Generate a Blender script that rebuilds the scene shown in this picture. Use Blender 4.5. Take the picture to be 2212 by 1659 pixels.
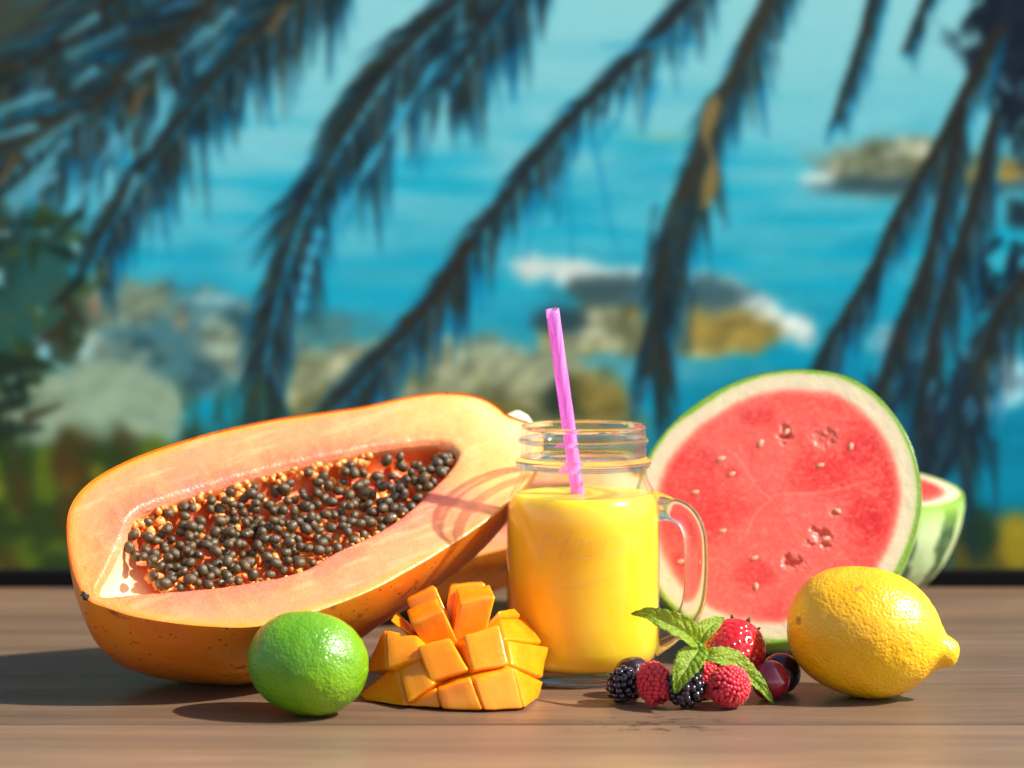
import bpy, bmesh, math, random
import numpy as np
from mathutils import Vector, Matrix
random.seed(7); RNG = np.random.default_rng(11)
for o in list(bpy.data.objects): bpy.data.objects.remove(o)
scene = bpy.context.scene
COL = scene.collection
rad = math.radians

# ---------------------------------------------------------------- camera
CAM = np.array([0.0, -1.2, 0.223]); FPX = 5095.0; W2, H2 = 2212.0, 1659.0
PITCH = math.atan(0.0601)
cd = bpy.data.cameras.new('camera'); cam = bpy.data.objects.new('camera', cd); COL.objects.link(cam)
cam.location = CAM; cam.rotation_euler = (math.pi/2 - PITCH, 0, 0)
cd.sensor_width = 36; cd.lens = 36*FPX/W2; cd.clip_start = 0.02; cd.clip_end = 200
cd.dof.use_dof = True; cd.dof.focus_distance = 1.155; cd.dof.aperture_fstop = 5.0; cd.dof.aperture_blades = 9
scene.camera = cam
# ---------------------------------------------------------------- sky and sun
SUN_EL, SUN_AZ = rad(43), rad(-13)          # azimuth from +x towards +y
SUN = np.array([math.cos(SUN_EL)*math.cos(SUN_AZ), math.cos(SUN_EL)*math.sin(SUN_AZ), math.sin(SUN_EL)])
w = bpy.data.worlds.new('World'); scene.world = w; w.use_nodes = True
nt = w.node_tree; sky = nt.nodes.new('ShaderNodeTexSky'); sky.sky_type = 'NISHITA'; sky.sun_disc = False
sky.sun_elevation = SUN_EL; sky.sun_rotation = math.pi/2 - SUN_AZ
nt.links.new(sky.outputs[0], nt.nodes['Background'].inputs[0]); nt.nodes['Background'].inputs[1].default_value = 0.12
sl = bpy.data.lights.new('sun', 'SUN'); sl.energy = 5.0; sl.angle = rad(1.2); sl.color = (1, 0.965, 0.91)
so = bpy.data.objects.new('sun', sl); COL.objects.link(so); so.location = (2, 0, 2)
so.rotation_euler = Vector(SUN).to_track_quat('Z', 'Y').to_euler()
vs = scene.view_settings; vs.view_transform = 'Standard'; vs.look = 'None'; vs.gamma = 1.0; vs.exposure = 0.72
scene.cycles.max_bounces = 14; scene.cycles.transmission_bounces = 12; scene.cycles.transparent_max_bounces = 16
scene.cycles.use_denoising = True; scene.cycles.sample_clamp_indirect = 6

# ---------------------------------------------------------------- pixel helpers (2212 x 1659 reading of the photo)
def ray(px, py):
    c, s = math.cos(PITCH), math.sin(PITCH)
    F = np.array([0, c, -s]); U = np.array([0, s, c])
    d = F*FPX + np.array([1., 0, 0])*(px-W2/2) - U*(py-H2/2)
    return d/np.linalg.norm(d)
def at_y(px, py, y):
    d = ray(px, py); return CAM + d*((y-CAM[1])/d[1])
def on_plane(px, py, O, n):
    d = ray(px, py); return CAM + d*(np.dot(O-CAM, n)/np.dot(d, n))
def unit(v): v = np.asarray(v, float); return v/np.linalg.norm(v)

# ---------------------------------------------------------------- numpy noise
def _hash(i, j, k):
    h = (i*374761393 + j*668265263 + k*2147483647 + 1013904223) & 0xffffffff
    h = ((h ^ (h >> 13))*1274126177) & 0xffffffff
    return ((h ^ (h >> 16)) & 0xffff)/65535.0
def vnoise(P, s=1.0, octv=3, gain=0.5):
    P = np.asarray(P, float)*s + 57.3; out = np.zeros(len(P)); a = 1.0; tot = 0
    for o in range(octv):
        b = np.floor(P).astype(np.int64); f = P-b; f = f*f*(3-2*f); v = 0
        for dx in (0, 1):
            for dy in (0, 1):
                for dz in (0, 1):
                    wgt = (f[:,0] if dx else 1-f[:,0])*(f[:,1] if dy else 1-f[:,1])*(f[:,2] if dz else 1-f[:,2])
                    v = v + wgt*_hash(b[:,0]+dx, b[:,1]+dy, b[:,2]+dz)
        out += a*v; tot += a; a *= gain; P = P*2.03+11.7
    return out/tot
def sstep(a, b, x):
    t = np.clip((x-a)/(b-a), 0, 1); return t*t*(3-2*t)
def lin(c):
    c = np.asarray(c, float)/255.0
    return np.where(c <= 0.04045, c/12.92, ((c+0.055)/1.055)**2.4)
def L4(*c): return tuple(lin(c)) + (1.0,)
def mix(a, b, t):
    t = np.asarray(t)[..., None]; return a*(1-t)+b*t

# ---------------------------------------------------------------- object helpers
def tag(o, label=None, cat=None, group=None, kind=None):
    if label: o['label'] = label
    if cat: o['category'] = cat
    if group: o['group'] = group
    if kind: o['kind'] = kind
    return o
def link(o, parent=None):
    COL.objects.link(o)
    if parent is not None:
        o.parent = parent
    return o
def empty(name, loc=(0, 0, 0)):
    o = bpy.data.objects.new(name, None); o.location = loc; o.empty_display_size = 0.02; COL.objects.link(o); return o
def mesh(name, V, F, mat, parent=None, smooth=True, col=None, attrs=None, origin=None):
    """world-space verts; origin = the thing's own location, so that parts sit under it without offsets"""
    V = np.asarray(V, float)
    if origin is not None: V = V-np.asarray(origin)
    me = bpy.data.meshes.new(name); me.from_pydata([tuple(v) for v in V], [], [tuple(int(i) for i in f) for f in F])
    if smooth: me.polygons.foreach_set('use_smooth', [True]*len(me.polygons))
    if col is not None:
        a = me.color_attributes.new('col', 'FLOAT_COLOR', 'POINT')
        a.data.foreach_set('color', np.column_stack([col, np.ones(len(col))]).astype(np.float32).ravel())
    for k, v in (attrs or {}).items():
        a = me.attributes.new(k, 'FLOAT', 'POINT'); a.data.foreach_set('value', np.asarray(v, np.float32))
    for m in (mat if isinstance(mat, (list, tuple)) else [mat]): me.materials.append(m)
    me.update(); o = bpy.data.objects.new(name, me)
    if origin is not None and parent is None: o.location = tuple(origin)
    return link(o, parent)
def grid_faces(nu, nv, wrap_u=False, flip=False):
    F = []
    for i in range(nu if wrap_u else nu-1):
        for j in range(nv-1):
            a = i*nv+j; b = ((i+1) % nu)*nv+j
            F.append((a, b, b+1, a+1) if not flip else (a, a+1, b+1, b))
    return F
def lathe(profile, n=64):
    """profile [(r,z)..] around z"""
    V = []
    for i in range(n):
        t = 2*math.pi*i/n
        for r, z in profile: V.append((r*math.cos(t), r*math.sin(t), z))
    return np.array(V), grid_faces(n, len(profile), True)
def spline(pts, n, closed=False):
    P = np.asarray(pts, float)
    if closed: P = np.vstack([P[-1], P, P[0], P[1]])
    else: P = np.vstack([2*P[0]-P[1], P, 2*P[-1]-P[-2]])
    out = []
    for i in range(1, len(P)-2):
        for t in np.linspace(0, 1, 24, endpoint=False):
            p0, p1, p2, p3 = P[i-1], P[i], P[i+1], P[i+2]
            out.append(0.5*((2*p1)+(-p0+p2)*t+(2*p0-5*p1+4*p2-p3)*t*t+(-p0+3*p1-3*p2+p3)*t**3))
    if not closed: out.append(P[-2])
    out = np.array(out)
    Q = np.vstack([out, out[:1]]) if closed else out
    s = np.r_[0, np.cumsum(np.linalg.norm(np.diff(Q, axis=0), axis=1))]
    tt = np.linspace(0, s[-1], n, endpoint=not closed)
    return np.column_stack([np.interp(tt, s, Q[:, k]) for k in range(Q.shape[1])])
def tube(path, r, seg=16, r2=None, side=None, cap=True):
    P = np.asarray(path, float); n = len(P); r = np.broadcast_to(r, n); r2 = r if r2 is None else np.broadcast_to(r2, n)
    T = np.gradient(P, axis=0); T /= np.linalg.norm(T, axis=1)[:, None]
    V = []; S = unit(side if side is not None else np.cross(T[0], [0.3, 1, 0.2]))
    for i in range(n):
        S = unit(S-T[i]*np.dot(S, T[i])); B = np.cross(T[i], S)
        for k in range(seg):
            a = 2*math.pi*k/seg; V.append(P[i]+S*math.cos(a)*r[i]+B*math.sin(a)*r2[i])
    F = []
    for i in range(n-1):
        for k in range(seg):
            F.append((i*seg+k, i*seg+(k+1) % seg, (i+1)*seg+(k+1) % seg, (i+1)*seg+k))
    if cap: F.append(tuple(range(seg-1, -1, -1))); F.append(tuple((n-1)*seg+k for k in range(seg)))
    return np.array(V), F
def join(parts):
    V, F, o = [], [], 0
    for v, f in parts:
        V.append(np.asarray(v)); F += [tuple(i+o for i in q) for q in f]; o += len(v)
    return np.vstack(V), F
def basis(axis, up=(0, 0, 1)):
    z = unit(axis); x = unit(np.cross(up, z)); y = np.cross(z, x); return np.column_stack([x, y, z])

# ---------------------------------------------------------------- material helper
class M:
    def __init__(s, name):
        s.m = bpy.data.materials.new(name); s.m.use_nodes = True; s.t = s.m.node_tree
        s.p = s.t.nodes['Principled BSDF']; s.out = s.t.nodes['Material Output']
    def set(s, **k):
        for a, v in k.items():
            i = s.p.inputs[a.replace('_', ' ')]
            if hasattr(v, 'is_output') and v.is_output: s.t.links.new(v, i)
            else: i.default_value = v
        return s
    def n(s, typ, props=None, **k):
        x = s.t.nodes.new('ShaderNode'+typ)
        for a, v in (props or {}).items(): setattr(x, a, v)
        for a, v in k.items():
            key = int(a[1:]) if a[0] == 'i' and a[1:].isdigit() else a.replace('_', ' ')
            i = x.inputs[key]
            if hasattr(v, 'is_output') and v.is_output: s.t.links.new(v, i)
            else: i.default_value = v
        return x
    def coord(s, scale=(1, 1, 1), loc=(0, 0, 0), which='Object'):
        c = s.n('TexCoord'); return s.n('Mapping', Vector=c.outputs[which], Scale=scale, Location=loc).outputs[0]
    def noise(s, scale, detail=3, vec=None, rough=0.5, dist=0.0):
        return s.n('TexNoise', Vector=vec if vec is not None else s.coord(), Scale=scale, Detail=detail, Roughness=rough, Distortion=dist).outputs[0]
    def ramp(s, fac, stops):
        r = s.n('ValToRGB', Fac=fac); e = r.color_ramp.elements
        while len(e) < len(stops): e.new(0.5)
        for el, (p, c) in zip(e, stops): el.position = p; el.color = c if len(c) == 4 else tuple(c)+(1,)
        return r.outputs[0]
    def mixc(s, fac, a, b, mode='MIX'):
        x = s.n('MixRGB', {'blend_type': mode}, Fac=fac, Color1=a, Color2=b); return x.outputs[0]
    def math(s, op, a, b=0.0):
        x = s.n('Math', {'operation': op}, i0=a, i1=b); return x.outputs[0]
    def attr(s, name, out='Color'): return s.n('Attribute', {'attribute_name': name}).outputs[out]
    def bump(s, h, strength=0.3, dist=0.001, normal=None):
        b = s.n('Bump', Height=h, Strength=strength, Distance=dist)
        if normal is not None: s.t.links.new(normal, b.inputs['Normal'])
        return b.outputs[0]
G1 = lambda v: (v, v, v, 1)

# ================================================================ table
def wood():
    m = M('walnut_boards'); r = m.n('ObjectInfo').outputs['Random']
    off = m.n('CombineXYZ', X=m.math('MULTIPLY', r, 37.0), Y=m.math('MULTIPLY', r, 11.0), Z=0.0).outputs[0]
    c = m.n('TexCoord').outputs['Object']; v = m.n('VectorMath', {'operation': 'ADD'}, i0=c, i1=off).outputs[0]
    g1 = m.n('Mapping', Vector=v, Scale=(2.2, 34, 34)).outputs[0]
    g2 = m.n('Mapping', Vector=v, Scale=(14, 230, 200)).outputs[0]
    g3 = m.n('Mapping', Vector=v, Scale=(1.3, 9, 9)).outputs[0]
    a = m.noise(1, 5, g1, 0.6, 0.5); b = m.noise(1, 6, g2, 0.7); e = m.noise(1, 3, g3, 0.5)
    base = m.ramp(a, [(0.28, L4(78, 56, 40)), (0.5, L4(116, 88, 64)), (0.72, L4(146, 114, 84))])
    base = m.mixc(m.math('MULTIPLY', m.ramp(b, [(0.35, G1(1)), (0.56, G1(0))]), 0.5), base, L4(66, 49, 38))
    base = m.mixc(m.ramp(e, [(0.4, G1(0)), (0.75, G1(0.55))]), base, L4(92, 70, 57))
    base = m.mixc(m.math('MULTIPLY', r, 0.35), base, L4(92, 74, 60)); base = m.mixc(m.math('MULTIPLY', m.math('SUBTRACT', 1.0, r), 0.18), base, L4(176, 142, 108))
    # juice splash and scuffs in front of the berries
    w = m.n('NewGeometry').outputs['Position']
    dd = m.n('VectorMath', {'operation': 'DISTANCE'}, i0=m.n('Mapping', Vector=w, Scale=(0.55, 1, 0)).outputs[0], i1=(0.062*0.55, -0.118, 0)).outputs['Value']
    near = m.ramp(dd, [(0.012, G1(1)), (0.028, G1(0))])
    sp = m.ramp(m.noise(95, 4, m.n('Mapping', Vector=w, Scale=(0.8, 1.5, 1)).outputs[0], 0.6), [(0.55, G1(0)), (0.62, G1(1))])
    st = m.math('MULTIPLY', near, sp)
    base = m.mixc(m.math('MULTIPLY', st, 0.75), base, L4(52, 38, 32))
    dust = m.ramp(m.noise(420, 2, w), [(0.77, G1(0)), (0.80, G1(1))])
    base = m.mixc(m.math('MULTIPLY', dust, 0.35), base, L4(190, 175, 155))
    ro = m.ramp(e, [(0.3, G1(0.36)), (0.7, G1(0.52))])
    ro = m.mixc(st, ro, G1(0.15))
    h = m.math('ADD', m.math('MULTIPLY', a, 0.5), b)
    m.set(Base_Color=base, Roughness=ro, Specular_IOR_Level=0.45, Normal=m.bump(h, 0.5, 0.0006))
    return m.m
WOOD = wood()
def box(cx, cy, cz, sx, sy, sz, bev=0.0):
    bm = bmesh.new(); bmesh.ops.create_cube(bm, size=1)
    for v in bm.verts: v.co = Vector((v.co.x*sx, v.co.y*sy, v.co.z*sz))
    if bev: bmesh.ops.bevel(bm, geom=bm.edges[:], offset=bev, segments=2, affect='EDGES', profile=0.6)
    V = [tuple(v.co+Vector((cx, cy, cz))) for v in bm.verts]; bm.verts.index_update()
    F = [tuple(v.index for v in f.verts) for f in bm.faces]; bm.free(); return np.array(V), F
table = tag(empty('table', (0, -0.1, -0.024)), 'walnut brown plank table top', 'table', kind='structure')
edges = [0.42, 0.274, 0.143, 0.0126, -0.118, -0.248, -0.378, -0.5]
for k, (y1, y0) in enumerate(zip(edges[:-1], edges[1:])):
    V, F = box(0, 0, 0, 1.7, y1-y0-0.0013, 0.024, 0.0007)
    o = mesh('plank', V, F, WOOD, table, smooth=False)
    o.location = (0.0, (y1+y0)/2+0.1, 0.012+[0, .0002, -.0001, .0001, -.0002, 0.0001, 0][k])

# ================================================================ printed backdrop
def backdrop():
    step = 4.0
    x0, x1, y0, y1 = -420, 2632, -260, 1258
    xs = np.arange(x0, x1+1, step); ys = np.arange(y0, y1+1, step); nx, ny = len(xs), len(ys)
    X, Y = np.meshgrid(xs, ys)
    P3 = lambda sx, sy, z=0.0: np.column_stack([X.ravel()*sx, Y.ravel()*sy, np.full(X.size, z)])
    nz = lambda sx, sy, z=0.0, o=3: vnoise(P3(sx, sy, z), 1, o).reshape(X.shape)
    # sea and sky
    yy = [-260, 0, 150, 300, 400, 520, 620, 760, 900, 1100, 1258]
    cc = np.array([(148, 206, 211), (140, 204, 210), (131, 200, 208), (116, 194, 205), (94, 185, 200), (66, 173, 193), (44, 160, 183), (34, 142, 166), (30, 128, 150), (20, 112, 138), (22, 96, 116)], float)
    C = np.stack([np.interp(Y, yy, cc[:, k]) for k in range(3)], -1)
    C += ((X-1100)/1100)[..., None]*np.array([-14, -6, -4])*sstep(0, 500, Y)[..., None]
    wv = nz(1/330, 1/24, 1, 4); wv2 = nz(1/130, 1/12, 5, 3)
    amp = sstep(120, 420, Y)
    C = mix(C, np.array([0., 158, 190]), amp*sstep(0.48, 0.66, wv)*0.75)
    C = mix(C, np.array([120., 198, 208]), amp*sstep(0.56, 0.72, wv2)*0.35*sstep(900, 500, Y))
    C = mix(C, np.array([96., 186, 202]), sstep(0.55, 0.7, nz(1/500, 1/60, 9, 3))*0.4*(1-amp))
    C = mix(C, np.array([0., 146, 182]), amp*sstep(0.5, 0.7, nz(1/160, 1/70, 111, 3))*0.4); C = mix(C, np.array([128., 200, 206]), sstep(0.52, 0.7, nz(1/210, 1/60, 112, 3))*0.3*sstep(760, 420, Y))
    C = mix(C, np.array([0., 118, 150]), sstep(640, 1000, Y)*sstep(1300, 1800, X)*0.55)
    def blend(mask, col): 
        nonlocal C
        C = mix(C, np.asarray(col, float), np.clip(mask, 0, 1))
    def blob(cx, cy, rx, ry, rough=0.35, soft=0.12, s=60, seed=0, rot=0):
        c, sn = math.cos(rot), math.sin(rot); dx, dy = X-cx, Y-cy
        u = (dx*c+dy*sn)/rx; v = (-dx*sn+dy*c)/ry
        d = np.sqrt(u*u+v*v) + (nz(1/s, 1/s, seed+0.5, 3)-0.5)*2*rough
        return sstep(1+soft, 1-soft, d)
    # islet upper right
    blend(blob(1985, 392, 250, 34, 0.3, 0.12, 50, 1), (58, 92, 100))
    t = blob(1960, 350, 190, 46, 0.45, 0.15, 38, 2); blend(t, (118, 128, 112))
    blend(t*sstep(0.5, 0.62, nz(1/26, 1/22, 3)), (188, 188, 160)); blend(t*sstep(0.56, 0.62, nz(1/22, 1/18, 14)), (92, 100, 70))
    blend(blob(2110, 368, 120, 30, 0.4, 0.15, 34, 4), (128, 118, 76)); blend(blob(2130, 372, 80, 17, 0.5, 0.2, 24, 6), (186, 148, 60))
    blend(blob(1935, 400, 150, 17, 0.35, 0.2, 30, 8), (48, 76, 82)); blend(blob(1765, 385, 40, 14, 0.4, 0.3, 22, 5), (196, 220, 214))
    blend(blob(2000, 424, 230, 5, 0.5, 0.5, 40, 3)*0.7, (150, 176, 160))
    blend(blob(1440, 296, 100, 6, 0.2, 0.4, 40, 7)*0.7, (172, 190, 140))
    # surf and ochre reef, middle right
    blend(blob(1265, 596, 175, 34, 0.6, 0.3, 46, 11, 0.18), (205, 214, 206)); blend(blob(1595, 658, 165, 38, 0.6, 0.3, 44, 12, 0.42), (198, 210, 204))
    blend(blob(1420, 640, 210, 50, 0.4, 0.2, 50, 13), (62, 96, 104))
    r = blob(1420, 716, 280, 58, 0.35, 0.1, 60, 14); blend(r, (112, 118, 84))
    blend(r*sstep(0.46, 0.56, nz(1/60, 1/42, 15)), (156, 140, 78)); blend(r*sstep(0.56, 0.63, nz(1/34, 1/26, 17)), (76, 84, 74)); blend(r*sstep(0.6, 0.68, nz(1/50, 1/30, 19)), (166, 168, 136))
    blend(blob(1580, 722, 110, 42, 0.35, 0.12, 40, 18), (152, 132, 66)); blend(blob(1205, 692, 64, 30, 0.4, 0.2, 30, 22), (44, 70, 78))
    blend(blob(1290, 622, 70, 30, 0.4, 0.2, 30, 24), (58, 84, 88))
    blend(blob(1330, 800, 260, 26, 0.6, 0.4, 70, 21)*0.5, (120, 176, 180)); blend(blob(1950, 740, 80, 30, 0.7, 0.4, 40, 23)*0.8, (170, 200, 204))
    blend(blob(2150, 820, 90, 60, 0.8, 0.4, 44, 25)*0.8, (170, 196, 206))
    # shore, lower middle and left
    s = sstep(-1, 1, (Y-(735+0.00012*(X-960)**2+(X > 1180)*(X-1180)*0.62)-70*(nz(1/90, 1/90, 27)-0.5))/26)*sstep(520, 600, X)*sstep(1420, 1330, X)
    blend(s, (150, 156, 122)); blend(s*sstep(0.5, 0.6, nz(1/70, 1/44, 28)), (118, 122, 92)); blend(s*sstep(0.56, 0.64, nz(1/46, 1/34, 29)), (172, 174, 140)); blend(s*sstep(0.58, 0.66, nz(1/40, 1/60, 30))*sstep(760, 820, Y), (120, 108, 48))
    blend(s*sstep(800, 920, Y)*0.6, (104, 98, 46)); blend(blob(1225, 860, 50, 46, 0.4, 0.25, 30, 31), (40, 54, 44)); blend(blob(1290, 850, 56, 60, 0.4, 0.25, 40, 32)*0.7, (138, 116, 50))
    blend(blob(640, 700, 150, 40, 0.5, 0.3, 40, 33)*0.7, (84, 110, 104))
    g = blob(360, 745, 250, 120, 0.3, 0.15, 90, 34); blend(g, (70, 118, 126)); blend(g*sstep(0.5, 0.6, nz(1/60, 1/40, 35)), (108, 134, 122)); blend(g*sstep(0.58, 0.66, nz(1/40, 1/30, 36)), (44, 80, 90))
    blend(blob(250, 650, 120, 50, 0.5, 0.2, 46, 37), (112, 128, 108)); blend(blob(150, 740, 70, 40, 0.5, 0.2, 40, 57), (128, 146, 132))
    blend(blob(498, 752, 84, 46, 0.55, 0.35, 34, 38, 0.6)*0.85, (148, 160, 134)); blend(blob(455, 648, 60, 10, 0.3, 0.5, 30, 39), (150, 200, 205))
    blend(blob(390, 690, 14, 26, 0.2, 0.4, 20, 40)*0.6, (168, 122, 70)); blend(blob(205, 665, 9, 26, 0.2, 0.4, 20, 41), (176, 130, 104)); blend(blob(178, 755, 18, 42, 0.4, 0.4, 20, 42), (160, 196, 192))
    blend(blob(225, 890, 170, 118, 0.12, 0.1, 80, 43), (140, 162, 136)); blend(blob(60, 880, 120, 80, 0.2, 0.15, 60, 44), (136, 156, 128))
    # green growth at the bottom
    gb = sstep(-1, 1, (Y-1000+(X < 700)*60-150*(nz(1/55, 1/80, 46)-0.5)-sstep(300, 640, X)*20)/24)*sstep(1000, 700, X)
    blend(gb, (46, 62, 30)); blend(gb*sstep(0.5, 0.62, nz(1/60, 1/60, 47)), (84, 104, 30)); blend(gb*sstep(0.58, 0.68, nz(1/50, 1/50, 48)), (70, 54, 28))
    for k in range(26):
        cx, cy = RNG.uniform(-380, 420), RNG.uniform(970, 1240); q = RNG.uniform(14, 38)
        blend(blob(cx, cy, q, q*RNG.uniform(0.9, 1.7), 0.2, 0.3, 30, 60+k)*0.75, [(112, 134, 30), (140, 142, 36), (92, 120, 26), (150, 128, 40), (78, 56, 26)][k % 5])
    br = sstep(1090, 1180, Y+60*(nz(1/80, 1/50, 49)-0.5))*sstep(1500, 1700, X); blend(br, (78, 76, 34)); blend(br*sstep(0.5, 0.62, nz(1/60, 1/40, 50)), (104, 78, 34))
    blend(blob(2200, 1170, 46, 62, 0.3, 0.3, 30, 51), (150, 130, 34)); blend(blob(2110, 1150, 44, 60, 0.4, 0.3, 30, 52), (30, 54, 40))
    blend(sstep(1100, 1250, Y)*sstep(700, 1000, X)*sstep(1700, 1500, X), (70, 74, 36))
    rock = sstep(62, 100, C[..., 0])*sstep(560, 620, Y)*sstep(1040, 980, Y) + blob(1985, 366, 240, 52, 0.2, 0.2, 50, 131)*sstep(62, 90, C[..., 0])*sstep(150, 120, C[..., 1]-C[..., 0])
    rel = nz(1/46, 1/34, 101, 4); rel = (rel-np.roll(np.roll(rel, 3, 0), 2, 1))*(1.8-1.4*sstep(560, 300, X)*sstep(700, 780, Y))+(nz(1/24, 1/16, 102, 3)-0.5)*0.28
    C = C*(1+np.clip(rel, -0.6, 0.5)[..., None]*np.clip(rock, 0, 1)[..., None]*np.array([1, 0.96, 0.9]))
    ws = nz(1/60, 1/9, 121, 3); ws = (ws-np.roll(ws, 2, 0))*0.6; C = C*(1+np.clip(ws, -0.25, 0.25)[..., None]*0.5*(1-np.clip(rock, 0, 1))[..., None]*amp[..., None])
    g0 = np.exp(-0.5*(np.arange(-8, 9)/2.4)**2); g0 /= g0.sum(); CB = C
    for ax_ in (0, 1): CB = np.apply_along_axis(lambda q: np.convolve(np.pad(q, 8, 'edge'), g0, 'valid'), ax_, CB)
    C = CB*0.85+C*0.15
    # leaves and fronds: tapered strokes
    def stroke(a, b, w0, w1, col, al=1.0, soft=5.0):
        mg = max(w0, w1)+soft+step
        i0 = int(max(0, (min(a[0], b[0])-mg-x0)//step)); i1 = int(min(nx, (max(a[0], b[0])+mg-x0)//step+2))
        j0 = int(max(0, (min(a[1], b[1])-mg-y0)//step)); j1 = int(min(ny, (max(a[1], b[1])+mg-y0)//step+2))
        if i1 <= i0 or j1 <= j0: return
        x = X[j0:j1, i0:i1]-a[0]; y = Y[j0:j1, i0:i1]-a[1]; dx, dy = b[0]-a[0], b[1]-a[1]; l2 = dx*dx+dy*dy+1e-6
        t = np.clip((x*dx+y*dy)/l2, 0, 1); d = np.hypot(x-t*dx, y-t*dy)-(w0+(w1-w0)*t)
        mk = sstep(soft*0.5, -soft*0.5, d)*al
        C[j0:j1, i0:i1] = C[j0:j1, i0:i1]*(1-mk[..., None])+np.array(col)*mk[..., None]
    rr = random.Random(5)
    DK = [(24, 38, 44), (30, 42, 44), (20, 32, 44), (36, 46, 42), (26, 48, 58), (42, 44, 34), (30, 62, 78), (58, 74, 70)]
    def frond(pts, n=70, ln=(120, 60), spread=0.55, grav=0.9, w=7.0, stem=9.0, dens=(1, 1), brown=0.1, halo=True, stemcol=(40, 40, 36), t0=0.0, gap=16.0):
        n = int(n*1.12); fz = rr.uniform(0, 50); S = spline(pts, 120); T = np.gradient(S, axis=0); T /= np.linalg.norm(T, axis=1)[:, None]
        jobs = []
        for k in range(n):
            t = t0+(1-t0)*(k+rr.random())/n; i = min(119, int(t*119)); p = S[i]; d = T[i]; nn = np.array([-d[1], d[0]])
            for sd in (-1, 1):
                if rr.random() > dens[0 if sd < 0 else 1]: continue
                L = (ln[0]+(ln[1]-ln[0])*t)*rr.choice([0.5, 0.7, 0.9, 1.1, 1.35])*(0.45+1.1*float(vnoise(np.array([[fz+t*9, sd*3.0, 0.0]]), 1, 2)[0]))
                p = S[i]; low = nn[1]*sd > 0 if abs(nn[1]) > 0.05 else sd < 0
                if low:
                    v = unit(d*rr.uniform(0.3, 0.7)+nn*sd*spread*rr.uniform(0.3, 1.0)+np.array([0.05, grav*rr.uniform(0.6, 1.1)])); L *= 1.15
                    p = p+nn*sd*gap*rr.uniform(0.7, 1.3)*(0 if t < 0.04 else 1)
                else: v = unit(d*rr.uniform(0.8, 1.2)+nn*sd*spread*rr.uniform(0.3, 0.9))
                v2 = unit(v+np.array([0, grav*rr.uniform(0.3, 0.9)]))
                m_ = p+v*L*0.5; e = m_+v2*L*0.55
                col = (50, 46, 34) if rr.random() < brown else rr.choice(DK)
                jobs.append((p, m_, e, w*rr.uniform(0.4, 0.9), col))
        if halo:
            for p, m_, e, ww, col in jobs:
                if rr.random() < 0.7:
                    stroke(p+[5, 2], m_+[6, 3], ww+5, ww+5, (6, 122, 176), 0.2, 16); stroke(m_+[6, 3], e+[4, 6], ww+4, 3, (4, 128, 184), 0.24, 16)
        for p, m_, e, ww, col in jobs:
            al = rr.uniform(0.55, 0.95); stroke(p, m_, ww*0.7, ww, col, al, 8); stroke(m_, e, ww, 0.5, col if rr.random() < 0.75 else (14, 84, 122), al*0.85, 8)
            if rr.random() < 0.2: stroke(p+(m_-p)*0.3, m_+(e-m_)*0.5, ww*0.45, 2, rr.choice([(70, 140, 176), (60, 110, 140), (90, 160, 186)]), 0.7)
        for i in range(0, 119): stroke(S[i], S[i+1], stem*(1-0.75*i/119), stem*(1-0.75*(i+1)/119), stemcol, 0.95)
    def tilted(pts, **k): frond(pts, **k)
    # upper left mass
    blend(sstep(1.0, 0.75, (Y+0.62*X)/330+0.25*(nz(1/70, 1/50, 71)-0.5)*2)*0.85, (46, 44, 32))
    frond([(330, -120), (180, 60), (20, 170), (-200, 300)], 90, (210, 150), 0.8, 0.3, 13, 12, brown=0.3, stemcol=(40, 40, 34))
    frond([(560, -110), (400, 60), (250, 190), (110, 290), (-40, 420), (-200, 560)], 120, (220, 150), 0.8, 0.3, 12, 12, brown=0.22, stemcol=(46, 44, 36))
    frond([(760, -140), (640, -10), (520, 110), (410, 235), (310, 370), (235, 480), (190, 570)], 125, (135, 95), 0.5, 0.7, 11, 11, brown=0.12, stemcol=(44, 44, 36))
    for (cx, cy, a, l) in [(170, 60, -0.6, 90), (420, 90, -0.75, 80), (60, 220, -0.35, 100), (20, 290, -0.3, 110), (300, 150, -0.6, 70), (120, 330, -0.9, 60), (230, 330, -1.0, 80), (350, 240, -1.1, 90), (470, 60, -0.9, 90), (90, 400, -0.6, 70), (280, 420, -1.2, 80), (180, 170, -0.7, 60)]:
        d = np.array([math.cos(a), math.sin(a)])*l/2; stroke(np.array([cx, cy])-d, np.array([cx, cy])+d, 3, 9, (96, 176, 198), 0.75, 9)
    for (p_, q_, w_, al_) in [((20, 450), (110, 350), 26, 0.7), ((130, 480), (190, 400), 18, 0.6), ((60, 330), (170, 250), 12, 0.55), ((250, 330), (300, 250), 9, 0.55), ((330, 290), (380, 210), 8, 0.6), ((430, 150), (490, 80), 8, 0.6), ((210, 450), (250, 380), 12, 0.6), ((150, 120), (270, 60), 10, 0.5), ((-20, 250), (80, 200), 12, 0.5)]: stroke(p_, q_, w_, w_*0.5, (92, 180, 200), al_, 16)
    for (cx, cy) in [(300, 215), (15, 370), (600, 40)]: stroke((cx-16, cy+28), (cx+16, cy-28), 8, 8, (112, 90, 54), 0.7, 14)
    # second and third fronds
    frond([(1090, -130), (985, 0), (870, 110), (775, 240), (695, 370), (640, 480), (598, 620), (568, 770), (556, 920)], 125, (180, 115), 0.5, 0.7, 11, 9, brown=0.04, gap=18)
    for pts_ in ([(1020, 60), (945, 140), (880, 230), (820, 320), (770, 400), (735, 480)], [(690, 500), (665, 580), (650, 670)]):
        S = spline(pts_, 40)
        for i in range(39): stroke(S[i]+[0, 0], S[i+1], 7+4*math.sin(i*0.7+1), 7+4*math.sin(i*0.7+1.7), (56, 158, 190), 0.8, 9)
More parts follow.
